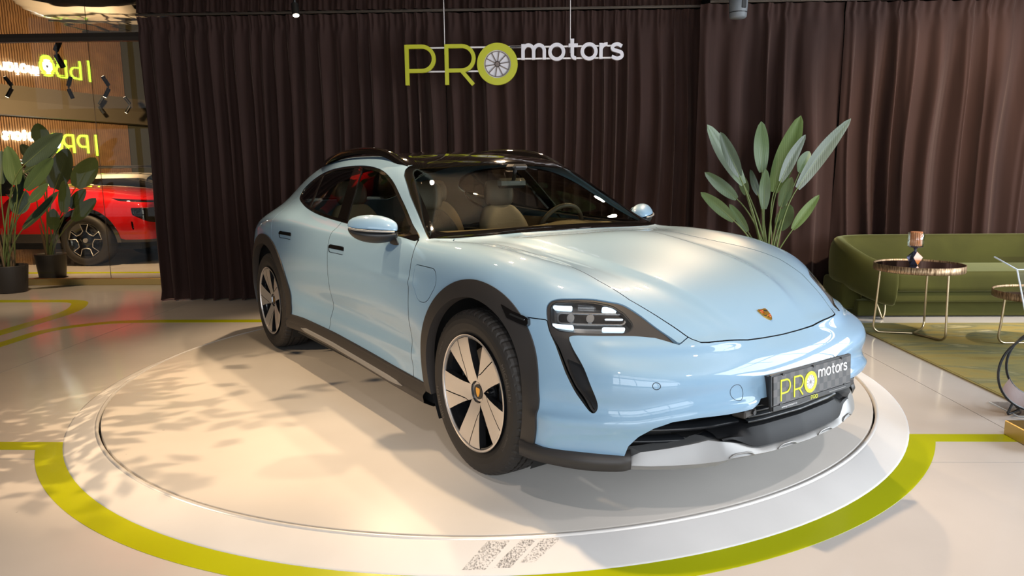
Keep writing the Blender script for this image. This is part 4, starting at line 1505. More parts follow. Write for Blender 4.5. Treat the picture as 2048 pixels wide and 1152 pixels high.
for s_ in (1, -1):
    side = (lambda q: q) if s_ > 0 else (lambda q: q.mirrored())
    bz = surf_obj('headlight_surround', side(bezel2.offset(-depth(bezel2))), M['clad'], car, .02)
    dk = surf_obj('side_intake', side(duct.offset(-.040)), M['black'], car, .03)
    vane, _ = duct.split(uvrect(.03, .09, .44, .60, .004))
    hl = surf_obj('headlight', side(lens.offset(-.042)), M['reflector'], car, 0)
    hl['label'] = 'four-point headlight with lit bars behind a clear lens'
    surf_obj('headlight_lens', side(lens.offset(-.001)), M['lens'], hl, 0)
    wall = lens.split(lambda P: -(lens_f(P) + .004))[0]
    surf_obj('lamp_rim', side(wall.offset(-.006)), M['black'], hl, .034)
    for (u0, u1, v0, v1, sk) in ((.162, .240, .7865, .8000, .0), (-.026, .050, .7825, .7960, .002), (.150, .242, .7200, .7335, .0), (-.044, .042, .7165, .7285, .0)):
        bar, _ = lens.split(uvrect(u0, u1, v0, v1, .008, sk))
        surf_obj('running_light_bar', side(bar.offset(-.012)), M['led'], hl, .016)
    mod, _ = lens.split(uvrect(-.040, .215, .742, .775, .014))
    mo = surf_obj('projector_module', side(mod.offset(-.020)), M['gloss_black'], hl, .02)
    ringf = uvrect(-.046, .222, .738, .779, .016); ringi = uvrect(-.040, .215, .742, .775, .014)
    rg, _ = lens.split(Max(ringf, Neg(ringi)))
    surf_obj('module_bezel', side(rg.offset(-.017)), M['chrome'], hl, .008)
    bl, _ = lens.split(uvrect(-.034, .035, .755, .760, .002))
    surf_obj('module_strip', side(bl.offset(-.017)), M['led'], hl, .004)
    for uc in (.165, .090):
        pr, _ = lens.split(lambda P: np.hypot(uv(P)[:, 0] - uc, uv(P)[:, 1] - .7585) - .015)
        surf_obj('projector_lens', side(pr.offset(-.014)), M['chrome'], hl, .008)
    for v0 in (.706, .777, .804):
        stp, _ = lens.split(uvrect(.058 if v0 != .706 else -.03, .145 if v0 != .706 else .20, v0, v0 + .003, .001))
        surf_obj('lamp_step', side(stp.offset(-.030)), M['chrome'], hl, .01)
    # marker lamp across the arch
    mk = poly_sd([(.185, .778), (.255, .756), (.312, .744), (.330, .738), (.338, .716), (.330, .708), (.290, .715), (.235, .728)], (0, 2))
    src = H.inside(Max(mk, half(1, .5, -1)))
    ml = surf_obj('side_marker_lamp', side(src.offset(.020)), M['gloss_black'], car, .03)
    br_ = H.inside(Max(poly_sd([(.245, .748), (.318, .733), (.318, .726), (.245, .741)], (0, 2)), half(1, .5, -1)))
    surf_obj('marker_strip', side(br_.offset(.023)), M['chrome'], ml, .006)

# parking sensors and tow cap: fine round joints in the bumper
from mathutils.bvhtree import BVHTree
bvh = BVHTree.FromPolygons([Vector(p) for p in bumper.P.tolist()], bumper.T.tolist())


def ring_on(y, z, r, name, w):
    pts = []
    for a in np.linspace(0, 2 * math.pi, 28, endpoint=False):
        h = bvh.ray_cast(Vector((2, abs(y) + r * math.cos(a), z + r * math.sin(a))), Vector((-1, 0, 0)))
        if h[0] is not None: pts.append(Vector((h[0].x, h[0].y if y > 0 else -h[0].y, h[0].z)))
    mb = MB(); mb.tube(pts, w, 6, closed=True); mb.build(name, M['gap'], bump_o)


for y in (.70, -.70): ring_on(y, .545, .0125, 'parking_sensor', .0013)
ring_on(-.385, .490, .029, 'tow_cap', .0010)

# ------------------------------------------------------------------ mirrors, roof rails, wheels, cabin
def loft(name, rings, mat, parent, lv=2, cap=True):
    """closed rings of equal count -> capped subdivided surface"""
    mb = MB(); n = len(rings[0])
    vs = [p for r in rings for p in r]; fs = []
    for i in range(len(rings) - 1):
        for j in range(n):
            fs.append((i * n + j, i * n + (j + 1) % n, (i + 1) * n + (j + 1) % n, (i + 1) * n + j))
    if cap:
        fs.append(tuple(range(n))[::-1]); fs.append(tuple((len(rings) - 1) * n + j for j in range(n)))
    mb.add(vs, fs, True)
    o = mb.build(name, mat, parent, weld=True)
    return subsurf(o, lv)


def mirror(s_):
    m = empty('door_mirror', (-.93, s_ * .985, 1.030), parent=car)
    m.scale = (1.08, 1.08, 1.06)
    # axis runs outboard and slightly back
    ax = Vector((-.50, s_ * .86, .03)).normalized()
    nx = Vector((0, 0, 1)).cross(ax).normalized()          # fore-aft
    if nx.x < 0: nx = -nx
    def section(t, w, h, zc, up):
        c = ax * t
        pts = []
        for (a, b) in (((-.95, .0), (-.85, .75), (-.2, 1.0), (.55, .80), (1.0, .15), (.95, .0)) if up else ((-.95, -.0), (.95, -.0), (.85, -.55), (.3, -1.0), (-.5, -1.0), (-.92, -.6))):
            pts.append(c + nx * (a * w) + Vector((0, 0, zc + b * h)))
        return pts
    st = [(-.118, .030, .030, -.016), (-.105, .055, .052, -.014), (-.05, .068, .076, -.012), (.02, .066, .080, -.010), (.08, .052, .066, -.006), (.112, .032, .042, .0), (.122, .018, .020, .004)]
    loft('mirror_cap', [section(t, w, h, z, True) for t, w, h, z in st], M['paint'], m)
    st2 = [(t, w * 1.0, h * .84, z - .003) for t, w, h, z in st]
    loft('mirror_shell', [section(t, w, h, z, False) for t, w, h, z in st2], M['black'], m)
    # indicator strip along the joint
    mb = MB(); mb.tube([ax * t + nx * (w * 1.0) + Vector((0, 0, z - .002)) for t, w, h, z in st[1:-1]], .005, 6)
    mb.build('indicator_strip', M['silver'], m)
    # foot
    a0, a1 = ax * -.085 + Vector((.0, 0, -.045)), Vector((.05, -s_ * .095, -.105))
    rings = []
    for t, w, h in ((0, .055, .022), (.5, .046, .020), (1, .060, .030)):
        c = a0.lerp(a1, t)
        rings.append([c + Vector((dx * w, 0, dz * h)) for dx, dz in ((-1, -1), (1, -1), (1, 1), (-1, 1))])
    loft('mirror_foot', rings, M['black'], m)
    # glass, facing rearwards
    mb = MB()
    pts = [ax * (t * .098) + Vector((0, 0, q * .052 - .012)) - nx * .060 for t, q in [(math.cos(a) * 1, math.sin(a)) for a in np.linspace(0, 2 * math.pi, 20, endpoint=False)]]
    mb.add(pts, [tuple(range(20))])
    mb.build('mirror_glass', M['chrome'], m)
    return m


mirror(-1); mirror(1)

for s_ in (1, -1):
    path = spline([(-1.29, .588, 1.350), (-1.38, .586, 1.378), (-1.50, .582, 1.420), (-1.68, .576, 1.455), (-1.95, .568, 1.470), (-2.25, .560, 1.464), (-2.50, .556, 1.440), (-2.70, .548, 1.404), (-2.80, .545, 1.382)], 5)
    rows = []
    for i, p in enumerate(path):
        k = min(1, (i + .3) / 6, (len(path) - i - .7) / 6)
        w, h = .016 * k + .004, .012 * k + .002
        rows.append([(p[0], s_ * (p[1] + a * w), p[2] + b * h) for a, b in ((-1, -2.2), (-1, .3), (-.5, 1), (.5, 1), (1, .3), (1, -2.2))])
    mb = MB(); mb.grid(rows)
    o = mb.build('roof_rail', M['gloss_black'], car)
    if s_ < 0: o.data.flip_normals()

# ---- wheels: modelled facing -y (the car's right side), hub at the origin
TY_R, TY_W = .365, .2375
def tyre_mesh():
    nA = 240
    half_w = TY_W / 2
    # (y offset from centre plane, radius, kind) from outer bead to inner bead
    prof = [(-.098, .250, 0), (-.106, .262, 0), (-.114, .280, 0), (-.1185, .305, 0), (-.1170, .325, 0), (-.111, .341, 0), (-.104, .3515, 1), (-.094, .3580, 1), (-.078, .3620, 1), (-.062, .3638, 1),
            (-.0615, .3565, 0), (-.053, .3565, 0), (-.0525, .3644, 2), (-.032, .3650, 2), (-.0315, .3570, 0), (-.022, .3570, 0), (-.0215, .3652, 2), (.0, .3654, 2), (.0215, .3652, 2), (.022, .3570, 0), (.0315, .3570, 0), (.032, .3650, 2),
            (.0525, .3644, 2), (.053, .3565, 0), (.0615, .3565, 0), (.062, .3638, 1), (.094, .358, 1), (.104, .3515, 1), (.1170, .325, 0), (.1185, .30, 0), (.106, .262, 0), (.098, .250, 0)]
    mb = MB(); rows = []
    for i in range(nA):
        a = 2 * math.pi * i / nA
        row = []
        for y, r, k in prof:
            sl = 0
            ph = i % 4
            if k == 1 and ph == 0: sl = .0042
            if k == 2 and ph == 2: sl = .0030
            rr = r - sl
            aa = a + (.35 * y if k else 0)
            row.append((rr * math.sin(aa), y, rr * math.cos(aa)))
        rows.append(row)
    mb.grid(rows, smooth=False, closed_u=True)
    return mb


def polar(r, deg): return (r * math.cos(math.radians(deg)), r * math.sin(math.radians(deg)))


def wheel_proto():
    root = empty('wheel', (0, 0, 0), parent=car)
    ty = tyre_mesh().build('tyre', M['rubber'], root)
    # raised lettering on the outer side wall
    def on_arc(mid, r0, flip=False):
        def f(x, y, z):
            a = math.radians(mid) - x / r0
            r = r0 + y
            return (r * math.cos(a), -.1192 - .0004 * (z > 0) + max(0, (abs(r - .305) - .01)) * .06, r * math.sin(a))
        return f
    mb = MB()
    for txt, mid, size in (('MICHELIN', 22, .030), ('e.PRIMACY', -28, .017), ('MICHELIN', 202, .030), ('225/55 R19', 150, .014)):
        vs, fs = text_mesh(txt, size, on_arc(mid, .296), spacing=1.15)
        mb.add(vs, fs)
    mb.build('tyre_lettering', M['rubber_text'], root)
    # barrel and lip
    mb = MB(); Mx = Matrix.Rotation(math.radians(90), 4, 'X')
    mb.lathe([(.250, .108), (.243, .095), (.235, .07), (.232, -.06), (.250, -.098)], 64, Mx)
    mb.build('rim_barrel', M['alloy_dark'], root)
    rim = root
    def f(x, y, z): return (x, -z, y)
    mb = MB(); n = 72
    for (r0, z0, r1, z1) in ((.2535, .115, .2570, .117), (.2470, .116, .2535, .115), (.2455, .108, .2470, .116)):
        vs = []
        for i in range(n):
            t = 2 * math.pi * i / n
            vs += [f(r0 * math.cos(t), r0 * math.sin(t), z0), f(r1 * math.cos(t), r1 * math.sin(t), z1)]
        mb.add(vs, [(2 * i, 2 * i + 1, 2 * ((i + 1) % n) + 1, 2 * ((i + 1) % n)) for i in range(n)], True)
    mb.build('rim_lip', M['alloy'], rim)
    mb = MB()
    ring(mb, 0, 0, .2385, .2470, .080, .1085, f, 64)
    mb.build('rim_ring', M['alloy_dark'], rim)
    # five spokes, each split by a slanting slot into a running half and a shorter blade
    zf = lambda r: .112 - .034 * (1 - min(1, r / .235)) ** 1.3
    hw = lambda r: float(np.interp(r, [.045, .06, .075, .09, .12, .16, .20, .244], [38, 35, 30.5, 27, 24.0, 22.6, 22.0, 21.6]))
    sl = lambda r: float(np.interp(r, [.082, .10, .13, .17, .21, .244], [29, 18, 10.5, 5.5, 2.2, .5]))
    gp = lambda r: math.degrees(.0026 / r)

    def blade(base, lo, hi, r0, r1):
        mb = MB(); N_ = 18
        P3, B3 = [], []
        for i in range(N_ + 1):
            r = r0 + (r1 - r0) * (i / N_) ** 1.2
            e0, e1 = lo(r), hi(r)
            if e1 < e0: e1 = e0
            row = [base + e0 + (e1 - e0) * q for q in (0, .33, .67, 1)]
            P3.append([Vector(f(*polar(r, e), zf(r))) for e in row])
            B3.append([Vector(f(*polar(r, e), zf(r) - .034)) for e in (row[0], row[-1])])
        mb.mat(0); mb.grid(P3, True)
        mb.mat(1)
        for side in (0, 1):
            mb.grid([[P3[i][0 if side == 0 else 3], B3[i][side]] for i in range(N_ + 1)], False)
        mb.add([*P3[-1], B3[-1][1], B3[-1][0]], [(0, 1, 2, 3, 4, 5)])
        mb.add([*P3[0], B3[0][1], B3[0][0]], [(0, 1, 2, 3, 4, 5)])
        return mb
    for k in range(5):
        base = 46 + 72 * k
        blade(base, lambda r: -hw(r), lambda r: (sl(r) - gp(r)) if r > .082 else hw(r), .050, .2440).build('spoke', [M['alloy'], M['alloy_dark']], rim)
        blade(base, lambda r: sl(r) + gp(r), lambda r: hw(r), .086, .2440).build('spoke_blade', [M['alloy'], M['alloy_dark']], rim)
        c = polar(.076, base + 36)
        MB().cyl(f(c[0], c[1], .055), f(c[0], c[1], .080), .0105, .0095, 6).build('wheel_bolt', M['alloy_dark'], rim)
    mb = MB(); disc2(mb, 0, 0, .056, .060, .0785, f); mb.build('hub', M['alloy'], rim)
    mb = MB(); disc2(mb, 0, 0, .098, .045, .0620, f); mb.build('hub_plate', M['alloy_dark'], rim)
    mb = MB(); disc2(mb, 0, 0, .033, .07, .0815, f); cap_ = mb.build('hub_cap', M['black'], rim)
    Mc = Matrix(((1, 0, 0, 0), (0, 0, -1, -.0816), (0, 1, 0, 0), (0, 0, 0, 1)))
    mb = MB(); S4 = Mc @ Matrix.Scale(.030, 4)
    mb.prism([(p[0], p[1]) for p in spline([(-.5, .55), (0, .6), (.5, .55), (.45, -.2), (.2, -.6), (0, -.75), (-.2, -.6), (-.45, -.2)], 3, closed=True)], 0, .05, S4)
    mb.build('hub_crest', M['gold'], rim)
    mb = MB(); disc2(mb, 0, 0, .190, .0, .014, f, 48); mb.build('brake_disc', M['disc'], root)
    mb = MB()
    pts = [polar(r, a) for r, a in [(.125, -25), (.205, -28), (.215, 0), (.205, 28), (.125, 25)]]
    mb.prism(pts, -.02, .045, Matrix(((1, 0, 0, 0), (0, 0, -1, 0), (0, 1, 0, 0), (0, 0, 0, 1)))); mb.build('brake_caliper', M['caliper'], root)
    return root


wp = wheel_proto()
wheels = [wp] + [copy_tree(wp, car) for _ in range(3)]
for w_, (x_, s_, spin) in zip(wheels, ((0, -1, 0), (-2.904, -1, 14), (0, 1, 30), (-2.904, 1, 5))):
    w_.location = (x_, s_ * .860, .3655)
    w_.rotation_euler = (0, math.radians(spin), 0 if s_ < 0 else math.pi)
    if x_ == 0: w_.rotation_euler.z += math.radians(-1.0)
# wheel wells
for x_, z_, r_ in ((FW[0], FW[1], .45), (RW[0], RW[1], .46)):
    for s_ in (1, -1):
        mb = MB(); rows = []
        for t in np.linspace(math.radians(-35), math.radians(215), 26):
            rows.append([(x_ + r_ * math.cos(t), s_ * y, z_ + r_ * math.sin(t)) for y in (.93, .55)])
        mb.grid(rows)
        mb.add([rows[i][1] for i in range(26)], [tuple(range(26))])
        mb.build('wheel_well', M['gap'], car)
# underbody and cabin tub
mb = MB(); mb.box((-1.45, 0, .24), (2.0, 1.84, .10)); mb.box((-1.5, 0, .25), (4.6, 1.04, .12)); mb.build('underbody', M['gap'], car)

# ---- cabin
mb = MB(); mb.box((-1.95, 0, .36), (2.5, 1.62, .08)); mb.box((-3.2, 0, .62), (.9, 1.1, .5)); mb.build('cabin_floor', M['leather_dark'], car)
# dashboard: a long rolled shelf behind the windscreen base
rows = []
for y in np.linspace(-.74, .74, 25):
    c = .10 * (abs(y) / .74) ** 2
    hood_ = .030 * math.exp(-((y - .37) / .20) ** 2)
    rows.append([(-.64 - c, y, .93), (-.80 - c, y, .968 + hood_ * .4), (-.95 - c * .5, y, .985 + hood_), (-1.02 - c * .3, y, .955 + hood_ * .8), (-1.04 - c * .3, y, .85), (-1.00, y, .60), (-.98, y, .40)])
mb = MB(); mb.grid(rows)
dash = mb.build('dashboard', M['dash'], car)
MB().box((-1.035, .0, .84), (.02, .52, .14), bev=.008).build('centre_screen', M['gloss_black'], dash)
MB().box((-1.015, .37, .965), (.02, .30, .075), Matrix.Rotation(-.2, 3, 'Y'), .01).build('instrument_screen', M['gloss_black'], dash)
# steering wheel
sw = empty('steering_wheel', (-1.06, .37, .945), parent=car)
Mw = Matrix.Rotation(math.radians(-66), 4, 'Y')
MB().lathe([(.172 + .015 * math.cos(t), .015 * math.sin(t)) for t in np.linspace(0, 2 * math.pi, 11)], 40, Mw).build('steering_rim', M['leather_dark'], sw)
mb = MB(); mb.cyl(Mw @ Vector((0, 0, -.03)), Mw @ Vector((0, 0, .018)), .062, .055, 24); mb.build('steering_hub', M['dash'], sw)
mb = MB()
for a in (0, 90, 180):
    d = Mw @ Vector((-math.sin(math.radians(a - 90 + 90)) * .165, math.cos(math.radians(a)) * .165, 0)) if a != 90 else Mw @ Vector((-.165, 0, 0))
    mb.tube([Vector((0, 0, 0)), d], .011, 8)
mb.build('steering_spokes', M['silver'], sw)
mb = MB(); mb.cyl((.11, 0, -.015), (.02, 0, 0), .04, .035, 16); mb.build('steering_column', M['leather_dark'], sw)


def seat_shape(root, W, mat1, mat2):
    """bucket seat: cushion, backrest with bolsters and head restraint"""
    def pad(pts, name, mat):
        rings = []
        for (x, z, w, th, tx, tz) in pts:
            ring_ = []
            for (a, b) in ((-1, 0), (-.85, .9), (-.35, .62), (.35, .62), (.85, .9), (1, 0), (.6, -.8), (-.6, -.8)):
                ring_.append(Vector((x + tx * b * th, a * w, z + tz * b * th)))
            rings.append(ring_)
        return loft(name, rings, mat, root, 2)
    pad([(.30, .50, W * .9, .05, 0, 1), (.26, .53, W, .08, 0, 1), (.05, .50, W, .09, 0, 1), (-.16, .46, W * .95, .09, 0, 1), (-.20, .46, W * .8, .06, 0, 1)], 'seat_cushion', mat1)
    pad([(-.16, .48, W * .85, .06, 1, .2), (-.19, .56, W, .09, 1, .2), (-.25, .78, W * 1.08, .09, 1, .25), (-.33, 1.00, W * .95, .075, 1, .3), (-.37, 1.09, W * .62, .055, 1, .3), (-.375, 1.11, W * .5, .04, 1, .3)], 'seat_backrest', mat1)
    pad([(-.365, 1.10, W * .42, .04, 1, .2), (-.365, 1.13, W * .55, .055, 1, .2), (-.37, 1.22, W * .58, .055, 1, .1), (-.385, 1.275, W * .48, .045, 1, .1), (-.39, 1.29, W * .35, .025, 1, .1)], 'head_restraint', mat2)


for nm, x_, y_, w_, m1, m2 in (('front_seat', -1.16, -.36, .235, 'leather_dark', 'leather_dark'), ('front_seat', -1.40, .37, .235, 'leather', 'leather_dark'),
                           ('rear_seat', -2.35, -.36, .24, 'leather', 'leather_dark'), ('rear_seat', -2.35, .36, .24, 'leather', 'leather_dark')):
    st_ = empty(nm, (x_, y_, -.03), parent=car)
    seat_shape(st_, w_, M[m1], M[m2])
# headliner, door cards, interior mirror, sun visors
hl_ = roof.inside(half(0, -1.3)).offset(-.035).both()
surf_obj('headliner', hl_, pbr('headliner_cloth', (.10, .085, .06), .9), car, 0)
for s_ in (1, -1):
    mb = MB(); mb.grid([[(x_, s_ * (.84 - .03 * (z < .6)), z) for z in (.34, .55, .80, .975)] for x_ in np.linspace(-.75, -2.6, 14)])
    mb.build('door_card', M['leather_dark'], car)
rm = empty('rear_view_mirror', (-1.12, .035, 1.245), parent=car)
MB().box((0, 0, 0), (.035, .235, .062), Matrix.Rotation(.12, 3, 'Z'), .018).build('mirror_body', M['black'], rm)
mb = MB(); mb.tube([(.02, 0, .02), (.05, -.01, .08), (.06, -.015, .11)], .012, 8); mb.build('mirror_stalk', M['black'], rm)
MB().box((.075, -.015, .098), (.10, .11, .035), bev=.015).build('sensor_pod', M['black'], rm)

# ------------------------------------------------------------------ plants
def leaf_mat(name, c, under):
    m, N, L, b = nt(name)
    tc = N.new('ShaderNodeTexCoord')
    wv = N.new('ShaderNodeTexWave'); wv.inputs['Scale'].default_value = 16; wv.inputs['Distortion'].default_value = 1.5
    L.new(tc.outputs['Object'], wv.inputs['Vector'])
    nz = N.new('ShaderNodeTexNoise'); nz.inputs['Scale'].default_value = 3.5
    L.new(tc.outputs['Object'], nz.inputs['Vector'])
    r = N.new('ShaderNodeValToRGB'); r.color_ramp.elements[0].position = .3; r.color_ramp.elements[1].position = .7
    r.color_ramp.elements[0].color = (*[q * .78 for q in c], 1); r.color_ramp.elements[1].color = (*c, 1)
    L.new(nz.outputs['Fac'], r.inputs[0])
    geo = N.new('ShaderNodeNewGeometry')
    mx = N.new('ShaderNodeMix'); mx.data_type = 'RGBA'
    L.new(geo.outputs['Backfacing'], mx.inputs[0]); L.new(r.outputs[0], mx.inputs[6]); mx.inputs[7].default_value = (*under, 1)
    L.new(mx.outputs[2], b.inputs['Base Color'])
    bp = N.new('ShaderNodeBump'); bp.inputs['Strength'].default_value = .10; bp.inputs['Distance'].default_value = .004
    L.new(wv.outputs['Fac'], bp.inputs['Height']); L.new(bp.outputs[0], b.inputs['Normal'])
    b.inputs['Roughness'].default_value = .42
    b.inputs['Subsurface Weight'].default_value = 0
    return m


M['leaf'] = leaf_mat('leaf_green', (.060, .120, .022), (.075, .12, .042))
M['leaf_dark'] = leaf_mat('leaf_dark_green', (.030, .055, .024), (.04, .062, .032))
M['leaf_bright'] = leaf_mat('leaf_bright_green', (.13, .22, .035), (.11, .17, .045))
M['stem'] = pbr('leaf_stem', (.13, .17, .05), .5)
M['pot'] = pbr('dark_pot', (.030, .027, .025), .55, bump=.03)
M['soil'] = pbr('soil', (.03, .02, .012), .9, bump=.6, bscale=60)
M['bark'] = pbr('dry_sheath', (.16, .11, .06), .8)


def leaf(plant, O, B, T, w, rng, mat, face, fold=.30):
    O, B, T = Vector(O), Vector(B), Vector(T)
    ax = T - B; Ln = ax.length; ax.normalize()
    nrm = Vector(face); nrm = (nrm - ax * nrm.dot(ax)).normalized()
    nrm = Quaternion(ax, rng.uniform(-.5, .5)) @ nrm
    side = ax.cross(nrm)
    k = 14
    rows = []
    sag = rng.uniform(.02, .09) * Ln
    wav = rng.uniform(0, 6)
    for i in range(k + 1):
        t = i / k
        c = B + ax * (Ln * t) + Vector((0, 0, -sag * (t ** 2.2))) + nrm * (-.04 * Ln * math.sin(math.pi * t))
        wd = w * .80 * (math.sin(math.pi * min(1, t * .93 + .05)) ** .62) * (1 - .25 * t) + .0015
        if t > .985: wd = .002
        row = []
        for q in (-1, -.66, -.33, 0, .33, .66, 1):
            lift = abs(q) * wd * fold + .05 * wd * math.sin(7 * t + wav + 2 * q) * abs(q)
            row.append(c + side * (q * wd) + nrm * (lift - .12 * wd * q * q))
        rows.append(row)
    mb = MB(); mb.grid(rows); lf = mb.build('leaf', mat, plant)
    mid = [r[3] + nrm * -.002 for r in rows]
    # petiole from the base of the plant, curving into the mid rib
    d0 = Vector((0, 0, 1)) * (B - O).length * .45
    pts = []
    for i in range(13):
        t = i / 12
        p = (1 - t) ** 3 * O + 3 * (1 - t) ** 2 * t * (O + d0 * .6 + (B - O) * .12) + 3 * (1 - t) * t * t * (B - ax * (B - O).length * .25) + t ** 3 * B
        pts.append(p)
    allp = pts + mid[1:]
    rad = [.011 - .006 * i / len(pts) for i in range(len(pts))] + [.0045 - .0035 * i / k for i in range(1, k + 1)]
    mb = MB(); mb.tube(allp, rad, 6); mb.build('stem', M['stem'], lf)
    return lf


def plant(label, loc, leaves, seed, pot_r, pot_h, mats, face, name='potted_plant', wk=1.0):
    rng = random.Random(seed)
    root = thing(name, label, 'plant', loc)
    mb = MB(); r = pot_r
    mb.lathe([(0, 0), (r * .80, 0), (r * .84, .012), (r, pot_h - .01), (r * 1.0, pot_h), (r * .94, pot_h), (r * .92, pot_h - .03)], 40)
    mb.build('pot', M['pot'], root)
    mb = MB(); mb.lathe([(0, pot_h - .030), (r * .93, pot_h - .036)], 32); mb.build('soil', M['soil'], root)
    L0 = Vector(loc)
    for (B, T, w) in leaves:
        O = Vector((rng.uniform(-.05, .05), rng.uniform(-.05, .05), pot_h - .03))
        leaf(root, O, Vector(B) - L0, Vector(T) - L0, w * wk, rng, mats[rng.randrange(len(mats))] if isinstance(mats, list) else mats, face)
    for q in range(7):
        a = rng.uniform(0, 6.28)
        p = Vector((.05 * math.cos(a), .05 * math.sin(a), pot_h - .03))
        mb = MB(); mb.tube([p, p * 1.3 + Vector((0, 0, .10)), p * 1.9 + Vector((0, 0, .2))], [.014, .010, .002], 6)
        mb.build('dry_sheath', M['bark'], root)
    return root


RIGHT = [((2.326, 2.25, 1.245), (1.939, 2.171, 1.866), .090), ((2.266, 2.17, 1.323), (2.034, 2.051, 1.753), .061), ((2.295, 2.35, 1.104), (1.966, 2.319, 1.380), .060),
         ((2.222, 2.15, .900), (1.870, 2.046, 1.209), .057), ((2.515, 2.30, 1.362), (2.444, 2.17, 1.883), .080), ((2.519, 2.20, 1.008), (2.509, 2.17, 1.417), .054),
         ((2.654, 2.35, 1.165), (2.924, 2.475, 1.947), .102), ((2.644, 2.15, 1.269), (2.891, 2.24, 1.746), .056), ((2.826, 2.20, 1.205), (3.327, 2.28, 1.908), .074),
         ((2.645, 2.10, 1.034), (2.704, 2.017, 1.342), .055), ((2.803, 2.20, .811), (3.043, 2.211, 1.166), .049), ((2.418, 2.45, 1.139), (2.332, 2.383, 1.358), .045),
         ((2.534, 2.45, 1.138), (2.416, 2.352, 1.395), .040), ((2.737, 2.37, .792), (2.789, 2.252, 1.073), .081), ((2.417, 2.35, .782), (2.202, 2.264, 1.089), .039),
         ((2.946, 2.50, 1.353), (3.084, 2.628, 1.586), .067)]
LEFT1 = [((-5.867, 3.60, 1.290), (-5.98, 3.679, 1.782), .125), ((-6.095, 3.65, 1.30), (-6.091, 3.724, 1.726), .082), ((-5.666, 3.50, 1.525), (-5.223, 3.572, 1.913), .120),
         ((-5.78, 3.65, 1.445), (-5.287, 3.576, 1.749), .104), ((-5.718, 3.55, 1.234), (-5.32, 3.504, 1.639), .095), ((-5.622, 3.45, 1.09), (-5.396, 3.48, 1.318), .065),
         ((-5.771, 3.50, .776), (-5.336, 3.556, 1.240), .076), ((-6.03, 3.75, .94), (-5.931, 3.835, 1.221), .113), ((-5.989, 3.70, 1.055), (-5.902, 3.791, 1.447), .075)]
LEFT2 = [((-6.321, 4.80, 1.809), (-6.292, 4.701, 2.102), .131), ((-6.259, 4.85, 1.223), (-6.033, 4.875, 1.809), .195), ((-5.898, 4.75, 1.243), (-5.611, 4.791, 1.657), .168),
         ((-6.063, 4.70, .905), (-6.009, 4.701, 1.369), .108), ((-6.069, 4.85, .966), (-5.778, 4.773, 1.225), .097), ((-5.982, 4.75, .796), (-5.633, 4.744, 1.119), .105),
         ((-6.23, 4.70, .674), (-6.138, 4.601, .986), .096), ((-6.608, 4.95, 1.649), (-6.803, 5.054, 1.845), .086), ((-6.543, 4.95, 1.266), (-6.393, 5.038, 1.564), .150)]
plant('tall broad-leaved plant standing behind the blue car against the curtain', (2.62, 2.28, 0), RIGHT, 5, .19, .34, [M['leaf'], M['leaf'], M['leaf_dark'], M['leaf_bright']], (-.1, -1, .25), wk=1.4)
plant('broad-leaved plant in a dark pot in front of the glazed wall, at the left edge', (-6.06, 3.58, 0), LEFT1, 9, .195, .33, [M['leaf'], M['leaf_dark'], M['leaf_dark']], (.4, -1, .35), wk=1.25)
plant('broad-leaved plant in a dark pot seen in the glazed wall beside the red car', (-6.42, 4.85, 0), LEFT2, 14, .195, .33, [M['leaf'], M['leaf_dark'], M['leaf']], (.4, -1, .35), wk=1.15)  # mirror image, built as a second plant behind the panes
# the small-leaved tree left of the frame whose crown throws the shadows on the turntable
rg = random.Random(2)
tree = thing('potted_tree', 'small leafy tree in a dark pot left of the turntable, shading the disc', 'tree', (-3.93, -1.55, 0))
mb = MB(); mb.lathe([(0, 0), (.16, 0), (.20, .36), (.185, .36), (.18, .33), (0, .325)], 32); mb.build('pot', M['pot'], tree)
mb = MB(); mb.tube([(0, 0, .32), (.02, .01, .7), (.05, -.01, 1.05)], [.03, .025, .02], 8)
tw = []
for i in range(26):
    a = rg.uniform(0, 6.28); h = rg.uniform(.75, 1.75)
    e = Vector((.30 + .36 * math.cos(a) * rg.uniform(.3, 1), .68 * math.sin(a) * rg.uniform(.3, 1), h))
    mb.tube([(.04, 0, min(1.0, h * .75)), (e.x * .6, e.y * .6, h - .08), tuple(e)], [.010, .007, .003], 5)
    tw.append(e)
mb.build('trunk', M['bark'], tree)
mb = MB()
for e in tw:
    for k in range(34):
        c = e + Vector((rg.gauss(0, .10), rg.gauss(0, .12), rg.gauss(0, .09)))
        d = Vector((rg.uniform(-1, 1), rg.uniform(-1, 1), rg.uniform(-.7, .5))).normalized()
        n_l = Vector((-.8, -.2, .7)) + Vector((rg.uniform(-.5, .5), rg.uniform(-.5, .5), 0)); sd = d.cross(n_l).normalized()
        L_ = rg.uniform(.06, .11); w_l = L_ * .24
        mb.add([c, c + d * L_ * .4 + sd * w_l, c + d * L_, c + d * L_ * .4 - sd * w_l], [(0, 1, 2, 3)])
mb.build('foliage', M['leaf'], tree)['kind'] = 'stuff'

